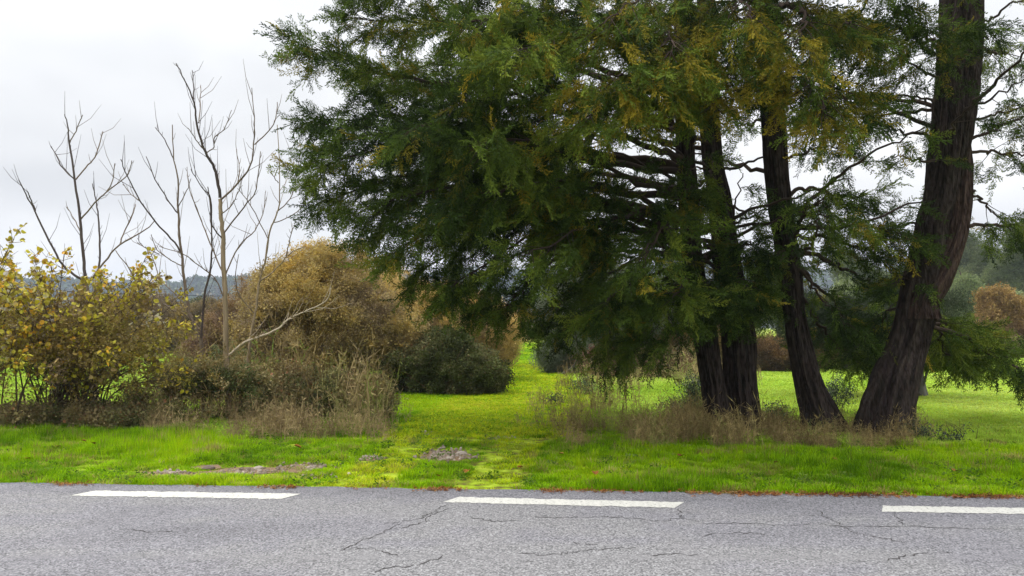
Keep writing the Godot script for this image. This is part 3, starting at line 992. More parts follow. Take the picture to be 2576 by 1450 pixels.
# ------------------------------------------------------------------ the cypress group
func build_cypresses() -> void:
	var sprays := []
	for k in 4: sprays.append(cypress_spray(20 + k))
	var green := leafy(0.3, 0.75, 0.2)
	var bark := bark_mat([Color(0.35, 0.34, 0.34), Color(0.75, 0.70, 0.68), Color(1.4, 1.12, 1.0), Color(4.4, 3.7, 3.3)], Vector3(2.6, 0.55, 2.6), 2.5)
	var limb_mat := StandardMaterial3D.new()
	limb_mat.albedo_color = Color(0.056, 0.041, 0.033).linear_to_srgb()
	limb_mat.roughness = 0.95
	limb_mat.metallic_specular = 0.15
	# stems: [picture x, picture y, thickness, distance]
	var A := [[1806, 1076, 92, 9.65], [1800, 1040, 70, 9.65], [1793, 963, 58, 9.65], [1768, 803, 57, 9.7], [1742, 650, 52, 9.7], [1735, 516, 50, 9.7], [1726, 380, 46, 9.7], [1722, 200, 42, 9.7], [1715, 0, 38, 9.7], [1705, -400, 28, 9.7], [1700, -900, 8, 9.7]]
	var B := [[1868, 1078, 110, 9.8], [1866, 1040, 88, 9.8], [1862, 963, 80, 9.8], [1858, 843, 82, 9.8], [1828, 650, 70, 9.8], [1815, 516, 56, 9.8], [1795, 400, 50, 9.85], [1780, 200, 46, 9.9], [1775, 0, 42, 9.9], [1770, -400, 30, 9.9], [1765, -900, 8, 9.9]]
	var C := [[2072, 1092, 122, 9.6], [2058, 1040, 92, 9.6], [2034, 963, 69, 9.6], [2001, 803, 54, 9.6], [1988, 696, 60, 9.6], [1978, 616, 58, 9.55], [1960, 483, 58, 9.5], [1950, 333, 58, 9.5], [1932, 150, 54, 9.5], [1928, 0, 52, 9.5], [1925, -400, 40, 9.5], [1925, -900, 10, 9.5]]
	var D := [[2218, 1116, 166, 9.3], [2224, 1060, 140, 9.3], [2252, 963, 115, 9.35], [2281, 883, 93, 9.4], [2303, 803, 97, 9.4], [2317, 743, 97, 9.4], [2335, 663, 93, 9.4], [2350, 563, 78, 9.4], [2376, 483, 86, 9.4], [2397, 333, 96, 9.4], [2406, 233, 99, 9.4], [2414, 100, 99, 9.4], [2418, 0, 93, 9.4], [2420, -400, 65, 9.4], [2420, -900, 13, 9.4]]
	var E := [[2318, 760, 70, 9.32], [2360, 700, 66, 9.28], [2400, 620, 50, 9.28], [2417, 560, 44, 9.28], [2424, 483, 46, 9.3], [2425, 420, 44, 9.35], [2422, 350, 36, 9.38], [2418, 280, 20, 9.4]]
	var stems := {"A": A, "B": B, "C": C, "D": D, "E": E}
	var owner_of := {"A": 0, "B": 0, "C": 1, "D": 2, "E": 2}
	var trees := []
	var info := [
		["cypress_tree", "wide dark cypress with paired straight trunks and long hanging boughs over the track", 1838.0, 1078.0],
		["cypress_tree", "slim dark cypress trunk curving up between the paired trunks and the leaning one", 2072.0, 1092.0],
		["cypress_tree", "thickest cypress, its furrowed trunk leaning away then bending upright", 2218.0, 1116.0]]
	for k in 3:
		var t := Conifer.new()
		t.rng.seed = 900 + k
		t.node = thing(info[k][0], info[k][1], "tree", gp(info[k][2], info[k][3]), "")
		t.sprays = Spread.new(4)
		trees.append(t)
	var bc := Color(0.044, 0.036, 0.032)
	for key in stems: part("trunk", trunk_mesh(stems[key], trees[owner_of[key]].node.position, Color(0.066, 0.047, 0.040) if key == "E" else bc, 1.15), bark, trees[owner_of[key]].node)

	# boughs: [stem, picture y where it leaves, tip x, tip y, tip distance, rise, twig length, density, droop, gold, bare share]
	var rows := [
		["A", 330, 772, 118, 8.8, 0.1, 0.85, 1.30, 0.15, 0.20, 0.30], ["A", 260, 890, 45, 9.2, 0.1, 0.85, 1.30, 0.15, 0.15, 0.30], ["A", 180, 930, -50, 8.6, 0.1, 0.9, 1.30, 0.2, 0.15, 0.3],
		["A", 420, 795, 300, 9.6, 0.1, 0.8, 1.25, 0.2, 0.1, 0.3], ["A", 440, 840, 350, 8.6, 0.2, 0.85, 1.25, 0.25, 0.15, 0.3], ["A", 500, 792, 425, 9.0, 0.25, 0.8, 1.25, 0.2, 0.12, 0.3],
		["A", 540, 810, 508, 9.6, 0.35, 0.7, 1.20, 0.25, 0.1, 0.35], ["A", 580, 905, 525, 9.0, 0.4, 0.8, 1.25, 0.3, 0.1, 0.3], ["A", 610, 940, 600, 9.8, 0.5, 0.8, 1.20, 0.3, 0.05, 0.3],
		["A", 610, 985, 638, 8.8, 0.55, 0.8, 1.25, 0.35, 0.1, 0.3], ["A", 620, 1045, 685, 9.4, 0.6, 0.8, 1.20, 0.35, 0.05, 0.3], ["A", 630, 1120, 735, 8.8, 0.6, 0.8, 1.25, 0.4, 0.1, 0.25],
		["A", 640, 1205, 750, 9.8, 0.6, 0.8, 1.20, 0.4, 0.05, 0.25], ["A", 650, 1275, 772, 9.0, 0.6, 0.75, 1.25, 0.45, 0.1, 0.25], ["B", 650, 1345, 807, 10.2, 0.5, 0.75, 0.79, 0.45, 0.05, 0.25],
		["A", 660, 1425, 842, 9.6, 0.5, 0.7, 0.79, 0.45, 0.05, 0.25], ["A", 660, 1510, 887, 9.4, 0.5, 0.7, 0.86, 0.5, 0.05, 0.25], ["A", 660, 1600, 887, 8.9, 0.5, 0.65, 0.86, 0.5, 0.05, 0.25], ["A", 670, 1680, 842, 8.6, 0.35, 0.6, 0.79, 0.5, 0.08, 0.25],
		["A", 400, 1030, 330, 7.6, 0.3, 0.9, 1.30, 0.3, 0.2, 0.35], ["A", 200, 1300, 130, 7.0, 0.3, 0.9, 1.30, 0.35, 0.3, 0.35], ["A", 150, 1150, 60, 7.4, 0.3, 0.9, 1.30, 0.3, 0.2, 0.3],
		["A", 580, 1130, 510, 7.9, 0.45, 0.85, 1.30, 0.35, 0.15, 0.35], ["A", 620, 1330, 640, 7.8, 0.5, 0.8, 0.90, 0.4, 0.1, 0.3],
		["A", 500, 1200, 355, 7.4, 0.05, 0.9, 1.20, 0.35, 0.2, 0.5], ["A", 330, 1480, 300, 7.1, 0.2, 0.8, 0.90, 0.6, 0.3, 0.4], ["A", 230, 1530, 190, 7.0, 0.2, 0.85, 1.00, 0.6, 0.4, 0.35], ["B", 620, 1620, 650, 7.8, 0.4, 0.7, 0.86, 0.45, 0.1, 0.35],
		["B", 640, 1690, 752, 8.2, 0.35, 0.6, 0.86, 0.45, 0.05, 0.3], ["A", 640, 1500, 782, 8.4, 0.5, 0.75, 0.86, 0.45, 0.08, 0.3],
		["A", 250, 930, 200, 11.6, 0.2, 0.9, 1.10, 0.25, 0.05, 0.35], ["A", 420, 1030, 420, 11.8, 0.3, 0.9, 1.10, 0.3, 0.05, 0.35], ["A", 560, 1100, 570, 11.8, 0.4, 0.85, 1.10, 0.35, 0.05, 0.35], ["A", 480, 1250, 500, 12.3, 0.3, 0.8, 1.00, 0.3, 0.05, 0.35], ["B", 650, 1450, 802, 11.8, 0.4, 0.7, 0.65, 0.4, 0.05, 0.3],
		["B", 60, 1520, 60, 7.0, 0.2, 0.9, 0.71, 0.8, 0.4, 0.35], ["B", 150, 1620, 200, 6.9, 0.25, 0.9, 0.68, 0.9, 0.5, 0.35], ["B", 40, 1700, 120, 6.8, 0.25, 0.85, 0.68, 0.9, 0.55, 0.35], ["B", 250, 1790, 270, 7.3, 0.2, 0.7, 0.83, 0.6, 0.5, 0.4], 
		["C", 20, 1900, 40, 6.8, 0.25, 0.85, 0.68, 0.9, 0.55, 0.35], ["C", 60, 2010, 110, 6.8, 0.25, 0.9, 0.98, 0.8, 0.65, 0.35], ["C", 200, 2080, 290, 7.0, 0.3, 0.8, 0.94, 0.8, 0.6, 0.35], ["C", 260, 2130, 250, 7.4, 0.2, 0.7, 0.75, 0.7, 0.5, 0.4], ["C", 20, 2140, 60, 7.2, 0.2, 0.8, 0.83, 0.6, 0.35, 0.35], 
		["C", 540, 2150, 560, 9.0, 0.2, 0.6, 1.10, 0.4, 0.1, 0.25], ["C", 560, 2290, 600, 9.3, 0.25, 0.65, 1.20, 0.4, 0.15, 0.25], ["C", 600, 2250, 690, 10.3, 0.25, 0.5, 0.80, 0.4, 0.1, 0.25], ["C", 500, 2180, 490, 10.6, 0.1, 0.5, 0.70, 0.35, 0.05, 0.35], ["C", 400, 2110, 370, 9.8, 0.1, 0.5, 0.52, 0.4, 0.1, 0.4],
		["C", 640, 2200, 860, 10.4, 0.1, 0.5, 0.65, 0.45, 0.05, 0.25], ["C", 660, 2140, 820, 9.4, 0.1, 0.4, 0.50, 0.45, 0.05, 0.3], ["C", 620, 2270, 800, 11.0, 0.2, 0.5, 0.60, 0.45, 0.02, 0.25], ["C", 700, 2180, 930, 10.8, 0.1, 0.4, 0.80, 0.5, 0.02, 0.3],
		["B", 620, 1885, 610, 8.8, 0.1, 0.35, 1.00, 0.7, 0.1, 0.3], ["B", 450, 1700, 520, 8.6, 0.15, 0.3, 0.90, 0.9, 0.1, 0.5], ["B", 380, 1760, 510, 8.8, 0.1, 0.3, 0.90, 0.9, 0.1, 0.5], ["B", 680, 1880, 720, 8.8, 0.1, 0.45, 1.30, 0.5, 0.05, 0.2], ["A", 680, 1780, 750, 8.8, 0.1, 0.45, 1.30, 0.5, 0.05, 0.2], ["B", 700, 1840, 780, 9.0, 0.1, 0.4, 1.20, 0.5, 0.05, 0.2], ["B", 640, 1960, 710, 10.4, 0.1, 0.5, 1.00, 0.5, 0.02, 0.2], ["C", 640, 1960, 640, 8.7, 0.05, 0.4, 1.00, 0.5, 0.12, 0.2], ["B", 760, 1930, 770, 10.6, 0.1, 0.45, 1.00, 0.4, 0.02, 0.2],
		["D", 90, 2620, -20, 9.0, 0.0, 0.7, 0.80, 0.5, 0.1, 0.3], ["D", 370, 2640, 270, 9.2, -0.1, 0.6, 0.70, 0.5, 0.1, 0.35], ["D", 390, 2640, 405, 9.6, 0.05, 0.55, 0.60, 0.5, 0.05, 0.3], ["E", 470, 2530, 560, 9.6, 0.05, 0.45, 0.80, 0.5, 0.02, 0.4], ["E", 560, 2620, 590, 10.2, 0.05, 0.5, 0.80, 0.5, 0.02, 0.5],
		["D", 820, 2575, 930, 10.4, 0.15, 0.55, 1.20, 0.45, 0.02, 0.2], ["D", 800, 2490, 900, 11.2, 0.15, 0.6, 1.10, 0.45, 0.02, 0.2], ["D", 780, 2450, 850, 10.6, 0.1, 0.5, 1.00, 0.45, 0.02, 0.2], ["D", 800, 2420, 910, 10.3, 0.1, 0.4, 1.00, 0.5, 0.02, 0.2],
		["D", 240, 2240, 120, 8.8, 0.0, 0.75, 1.00, 0.5, 0.1, 0.25], ["D", 180, 2180, 50, 8.4, 0.0, 0.8, 1.10, 0.5, 0.15, 0.25], ["D", 260, 2200, 240, 9.4, 0.0, 0.6, 0.70, 0.4, 0.05, 0.4], ["D", 120, 2270, 30, 8.2, 0.05, 0.8, 1.20, 0.5, 0.15, 0.25], ["D", 640, 2250, 720, 9.2, 0.1, 0.4, 0.70, 0.5, 0.1, 0.3], ["D", 150, 2540, 130, 10.6, 0.0, 0.6, 0.70, 0.5, 0.05, 0.3],
		["D", 700, 2160, 870, 9.9, 0.1, 0.5, 0.60, 0.5, 0.02, 0.3], ["D", 560, 2210, 570, 9.8, 0.1, 0.5, 0.80, 0.5, 0.05, 0.3],
		# above the picture: the crowns go on
		["A", -60, 1000, -140, 8.0, 0.2, 0.9, 1.1, 0.3, 0.15, 0.3], ["A", -100, 1050, -200, 11.8, 0.2, 0.9, 0.8, 0.3, 0.1, 0.3], ["B", -200, 1750, -300, 7.0, 0.2, 0.9, 0.8, 0.4, 0.3, 0.3], ["B", -100, 1600, -150, 12.5, 0.2, 0.9, 0.7, 0.4, 0.1, 0.3], ["B", -450, 1500, -620, 8.4, 0.2, 0.9, 0.7, 0.3, 0.1, 0.3],
		["C", -100, 2000, -140, 6.6, 0.2, 0.9, 0.9, 0.5, 0.4, 0.3], ["C", -200, 2150, -300, 7.6, 0.2, 0.9, 0.8, 0.4, 0.2, 0.3], ["C", -80, 2100, -60, 11.8, 0.2, 0.8, 0.7, 0.4, 0.1, 0.3], ["C", -400, 1950, -600, 8.4, 0.2, 0.9, 0.7, 0.4, 0.1, 0.3],
		["D", -60, 2300, -120, 7.0, 0.2, 0.9, 0.9, 0.4, 0.2, 0.3], ["D", -150, 2600, -250, 8.0, 0.2, 0.9, 0.7, 0.4, 0.1, 0.3], ["D", -100, 2560, -100, 11.2, 0.2, 0.8, 0.6, 0.4, 0.1, 0.3], ["D", -400, 2500, -600, 8.6, 0.2, 0.9, 0.6, 0.4, 0.1, 0.3],
	]
	for q in rows:
		var t: Conifer = trees[owner_of[q[0]]]
		var from: Array = stem_at(stems[q[0]], q[1])
		var a: Vector3 = from[0]
		var tip := px(q[2], q[3], q[4])
		var l := a.distance_to(tip)
		var m1 := a.lerp(tip, 0.33) + Vector3(0, 0.6 * float(q[5]) * l * 0.35, 0) + jit(t.rng, 0.05 * l)
		var m2 := a.lerp(tip, 0.7) + Vector3(0, float(q[5]) * l * 0.3, 0) + jit(t.rng, 0.05 * l)
		bough(t, [a, m1, m2, tip], minf(from[1] * 0.55, 0.016 + 0.009 * l), q[6], q[7], q[8], q[9], q[10], limb_mat)
	# dark inner branches, nearly bare
	var ir := RandomNumberGenerator.new()
	ir.seed = 4242
	for k in 64:
		var key: String = ["A", "A", "B", "B", "C", "D"][k % 6]
		var yy := ir.randf_range(-60.0, 700.0) if key != "D" else ir.randf_range(-60.0, 420.0)
		var from: Array = stem_at(stems[key], yy)
		var a: Vector3 = from[0]
		var az := ir.randf() * TAU
		var out := Vector3(cos(az), ir.randf_range(0.05, 0.5), sin(az) * 0.9).normalized()
		if key in ["A", "B"] and ir.randf() < 0.55: out.x = -absf(out.x)
		var l := ir.randf_range(0.9, 2.3)
		var t: Conifer = trees[owner_of[key]]
		bough(t, [a, a + out * l * 0.45 + jit(ir, 0.1), a + out * l + Vector3(0, ir.randf_range(-0.3, 0.15), 0) + jit(ir, 0.12)], minf(from[1] * 0.4, 0.012 + 0.012 * l), 0.4, 0.16, 0.5, 0.05, 0.45, limb_mat)
	for t in trees:
		foliage("foliage", sprays, green, t.sprays, t.node)
		var tw := part("twigs", t.twigs.mesh(), limb_mat, t.node)
		tw.set_meta("kind", "stuff")

# ------------------------------------------------------------------ bare saplings
func build_saplings() -> void:
	var r := RandomNumberGenerator.new()
	r.seed = 61
	var bark := matte(0.9, 0.2)
	var pale := Color(0.26, 0.20, 0.13)
	var dark := Color(0.075, 0.06, 0.055)
	var mid := Color(0.15, 0.115, 0.085)
	# the sapling with the knobbly head behind the yellow shrub
	var d := 12.0
	var t := thing("bare_tree", "bare young tree with a knobbly stump head rising behind the yellow shrub", "tree", on(px(232, 820, d).x, -d))
	var tw := MB.new()
	bare_limb(t, "trunk", [[238, 1034], [230, 900], [222, 800], [216, 735], [213, 700]], d, d, 26, 22, bark, mid, r, tw)
	for q in [
		[[[214, 705], [208, 640], [200, 551], [188, 454], [173, 357], [170, 321], [162, 287]], 11.0, 3.0, dark], [[[188, 454], [157, 424], [140, 390], [127, 369]], 5, 2.5, dark], [[[190, 452], [215, 422], [238, 396], [250, 360], [258, 331]], 5, 3, mid],
		[[[175, 359], [190, 330], [207, 289]], 4, 2.5, mid], [[[200, 581], [185, 550], [167, 521]], 4, 2, mid], [[[203, 551], [238, 511], [267, 484], [317, 444], [331, 404]], 5.5, 2.5, mid], [[[267, 484], [283, 456], [288, 411]], 4, 2.5, mid],
		[[[222, 708], [245, 684], [250, 617], [247, 544], [240, 504], [232, 462]], 8, 3, dark], [[[213, 710], [185, 690], [157, 667], [123, 607], [87, 531], [65, 490], [46, 452]], 9, 3, dark], [[[88, 531], [78, 505], [68, 482]], 5, 3, dark],
		[[[225, 707], [262, 660], [300, 617], [367, 577], [387, 557]], 7, 3, mid], [[[300, 617], [313, 580], [333, 541], [340, 514]], 5, 2.5, mid]]:
		bare_limb(t, "limb", q[0], d, d + r.randf_range(-0.5, 0.5), q[1], q[2], bark, q[3], r, tw)
	tag(part("twigs", tw.mesh(), bark, t), "", "", "", "stuff")
	# the pale sapling
	d = 10.6
	t = thing("bare_tree", "pale tan bare sapling, the tallest, standing in the bramble thicket", "tree", on(px(572, 820, d).x, -d))
	tw = MB.new()
	bare_limb(t, "trunk", [[576, 1060], [572, 985], [567, 870], [567, 770], [563, 694], [561, 604], [556, 550], [553, 501]], d, d, 19, 13, bark, pale, r, tw)
	for q in [
		[[[554, 503], [593, 467], [630, 417], [637, 364], [640, 321], [633, 221]], 7, 2.5, mid], [[[640, 364], [687, 314], [697, 257]], 4.5, 2.5, mid], [[[597, 462], [602, 424], [596, 390]], 4, 2, mid],
		[[[553, 498], [547, 454], [535, 414], [517, 384], [503, 347], [493, 301], [487, 257], [463, 201], [442, 159]], 11, 3, dark], [[[487, 250], [486, 215], [483, 177]], 4.5, 2.5, dark], [[[500, 310], [503, 260], [504, 214]], 4, 2, mid], [[[517, 384], [492, 350], [472, 322]], 4, 2, mid], [[[520, 384], [537, 371], [540, 344], [563, 324], [582, 277]], 4, 2, mid],
		[[[558, 600], [533, 567], [530, 501], [507, 471], [480, 426]], 5, 2.5, dark], [[[560, 590], [613, 521], [643, 477], [655, 381]], 5.5, 2.5, mid], [[[555, 540], [580, 520], [600, 480], [612, 440]], 4, 2, mid],
		[[[565, 700], [540, 640], [520, 590], [500, 540], [478, 480], [470, 420]], 5, 2, mid], [[[566, 690], [600, 620], [640, 580], [660, 540], [668, 480]], 5, 2, mid], [[[566, 760], [540, 700], [500, 670], [460, 640], [400, 620]], 4.5, 2, mid],
		[[[572, 895], [617, 860], [653, 848], [700, 827], [720, 807], [733, 800], [767, 784], [820, 757], [833, 724]], 8, 4, Color(0.42, 0.35, 0.26)], [[[733, 800], [747, 770], [763, 743]], 5, 3, pale], [[[763, 784], [780, 752]], 4, 2.5, pale]]:
		bare_limb(t, "limb", q[0], d, d + r.randf_range(-0.5, 0.5), q[1], q[2], bark, q[3], r, tw)
	tag(part("twigs", tw.mesh(), bark, t), "", "", "", "stuff")
	# the thin dark one beside it
	d = 11.0
	t = thing("bare_tree", "thin dark bare sapling between the stump headed tree and the pale sapling", "tree", on(px(505, 820, d).x, -d))
	tw = MB.new()
	bare_limb(t, "trunk", [[512, 1050], [508, 940], [505, 860], [480, 800], [467, 737], [460, 670], [452, 597], [448, 537], [447, 451], [437, 401], [433, 314]], d, d, 14, 3, bark, mid, r, tw)
	for q in [
		[[[437, 401], [413, 351], [390, 321]], 4, 2.5, dark], [[[448, 537], [420, 500], [390, 451], [367, 394]], 5, 2.5, dark], [[[505, 850], [512, 754], [530, 670], [533, 610], [530, 537], [522, 470]], 8, 3, dark],
		[[[458, 640], [430, 600], [393, 561], [353, 507], [320, 444], [303, 401]], 6.5, 3, dark], [[[353, 507], [330, 490], [308, 464]], 3.5, 2, mid], [[[500, 830], [467, 792], [427, 777], [383, 740], [347, 717], [320, 670], [290, 630]], 6.5, 3, mid], [[[460, 670], [430, 655], [395, 630], [380, 590]], 4, 2, mid], [[[448, 520], [470, 480], [480, 450]], 3.5, 2, mid], [[[400, 640], [360, 620], [345, 600]], 3.5, 2, dark], [[[485, 800], [440, 740], [400, 700], [380, 640], [345, 610]], 4.5, 2, mid]]:
		bare_limb(t, "limb", q[0], d, d + r.randf_range(-0.4, 0.4), q[1], q[2], bark, q[3], r, tw)
	tag(part("twigs", tw.mesh(), bark, t), "", "", "", "stuff")
	# the leaning one by the autumn hedge
	d = 10.9
	t = thing("bare_tree", "slender forked bare sapling in front of the autumn hedge", "tree", on(px(620, 820, d).x, -d))
	tw = MB.new()
	bare_limb(t, "trunk", [[614, 1052], [618, 970], [632, 837], [645, 770], [653, 704], [668, 650], [677, 584], [700, 527], [703, 457], [697, 314]], d, d, 11, 2.5, bark, pale, r, tw)
	for q in [
		[[[655, 706], [687, 684], [727, 640], [767, 620]], 6, 3, pale], [[[700, 461], [685, 440], [673, 414]], 3.5, 2, mid], [[[673, 600], [630, 517], [597, 474]], 3.5, 2, mid], [[[700, 530], [730, 500], [745, 450], [757, 380]], 4, 2, mid], [[[690, 560], [730, 545], [760, 520], [775, 470]], 3.5, 2, mid], [[[720, 645], [730, 600], [742, 560]], 3.5, 2, mid], [[[640, 790], [600, 740], [592, 690], [600, 640]], 4, 2, mid]]:
		bare_limb(t, "limb", q[0], d, d + r.randf_range(-0.4, 0.4), q[1], q[2], bark, q[3], r, tw)
	tag(part("twigs", tw.mesh(), bark, t), "", "", "", "stuff")

# ------------------------------------------------------------------ the yellow shrub
func build_yellow_shrub() -> void:
	var r := RandomNumberGenerator.new()
	r.seed = 33
	var wood := matte(0.9, 0.2)
	var lf := leafy(0.45, 0.55)
	var leaves := []
	for k in 5: leaves.append(round_leaf(130 + k))
	var yellow := [Color(0.20, 0.13, 0.06), Color(0.31, 0.22, 0.055), Color(0.36, 0.31, 0.035), Color(0.50, 0.45, 0.03), Color(0.60, 0.33, 0.03)]
	var mats := []
	for k in 10:
		var m: StandardMaterial3D = lf.duplicate()
		m.vertex_color_use_as_albedo = false
		m.albedo_color = (pick(r, yellow, jit(r, 30.0)) as Color).linear_to_srgb()
		mats.append(m)
	var at := gp(170, 1074)
	for which in 2:
		var t := thing("yellow_leaved_shrub", ["large shrub with round yellow green leaves fanning up from dark stems", "smaller yellow leaved shrub cut by the picture's side, beside the large one"][which], "shrub", at if which == 0 else gp(-70, 1070))
		var n_leaf := 0
		var rest := Spread.new(5)
		var twigs := MB.new()
		var tips := []
		var count := 66 if which == 0 else 26
		for k in count:
			var tx := r.randf_range(-20, 475) if which == 0 else r.randf_range(-200, 70)
			var ty := r.randf_range(690, 930)
			if which == 0 and tx > 400: ty = r.randf_range(800, 950)
			tips.append([tx, ty])
		if which == 0: tips.append_array([[372, 640], [352, 690], [255, 690], [160, 640], [130, 685], [85, 650], [20, 715], [240, 730], [300, 710], [460, 740], [330, 750]])
		else: tips.append_array([[38, 592], [20, 640], [5, 660], [35, 690]])
		for q in tips:
			var d := r.randf_range(8.9, 10.3)
			var tip := px(q[0], q[1], d) - t.position
			var from := Vector3(r.randfn() * 0.24, -0.05, r.randfn() * 0.2)
			var mid := from.lerp(tip, 0.45) + Vector3(-tip.x * 0.12, 0.12, 0) + jit(r, 0.08)
			var pts := curve([from, mid, tip], 8)
			var b := MB.new()
			b.tube(pts, ramp(r.randf_range(0.007, 0.015), 0.0025, pts.size()), 6, Color(0.10, 0.075, 0.055) * r.randf_range(0.7, 1.2))
			part("stem", b.mesh(), wood, t)
			for i in range(7, pts.size()):
				for m in 3:
					var dir := ((pts[i] as Vector3) - (pts[i - 1] as Vector3)).normalized()
					var e := (dir + jit(r, 1.0)).normalized()
					var l := r.randf_range(0.10, 0.34)
					if i >= pts.size() - 2: l *= 0.6
					var p: Vector3 = pts[i]
					twigs.tube([p, p + e * l * 0.5 + jit(r, 0.02), p + e * l], [0.004, 0.003, 0.002], 3, Color(0.12, 0.09, 0.065))
					for z in 3:
						var lp := p + e * l * r.randf_range(0.3, 1.0)
						if lp.y + t.position.y < 0.86 + 0.12 * r.randfn() and r.randf() < 0.85: continue
						var face := facing((e * 0.4 + jit(r, 0.8) + Vector3.DOWN * 0.5).normalized(), r, r.randf_range(0.03, 0.066))
						var k := r.randi() % 5
						var tr := Transform3D(face, lp)
						if n_leaf < 290 and (i >= pts.size() - 3 or d < 9.5) and r.randf() < 0.5:
							var o := part("leaf", leaves[k], mats[r.randi() % 10], t)
							o.transform = tr
							n_leaf += 1
						else:
							rest.put(k, tr, pick(r, yellow, lp + t.position, 1.5))
		tag(part("twigs", twigs.mesh(), wood, t), "", "", "", "stuff")
		foliage("foliage", leaves, lf, rest, t)
		# the fine rusty inner growth
		var fine := [clump(141, 60, 0.24, 0.7, 30, Color(0.8, 0.75, 0.6)), clump(142, 60, 0.22, 0.7, 30, Color(0.8, 0.75, 0.6))]
		var inner := Spread.new(2)
		for k in (270 if which == 0 else 110):
			var ip := px((235.0 if which == 0 else -90.0) + r.randfn() * (120.0 if which == 0 else 70.0), 868.0 + r.randfn() * 55.0, r.randf_range(9.1, 10.2))
			inner.put(k % 2, Transform3D(any_turn(r, r.randf_range(0.08, 0.16)), ip - t.position), pick(r, [Color(0.17, 0.12, 0.06), Color(0.28, 0.20, 0.06), Color(0.30, 0.27, 0.05)], ip, 1.2))
		foliage("inner_foliage", fine, lf, inner, t)

# ------------------------------------------------------------------ dry weeds
func band(r: RandomNumberGenerator, x0: float, x1: float, y0: float, y1: float) -> Vector3:
	var u := (r.randf() + r.randf()) * 0.5 if r.randf() < 0.5 else r.randf()
	return gp(lerpf(x0, x1, u) + r.randfn() * 14.0, r.randf_range(y0, y1) + r.randfn() * 4.0)

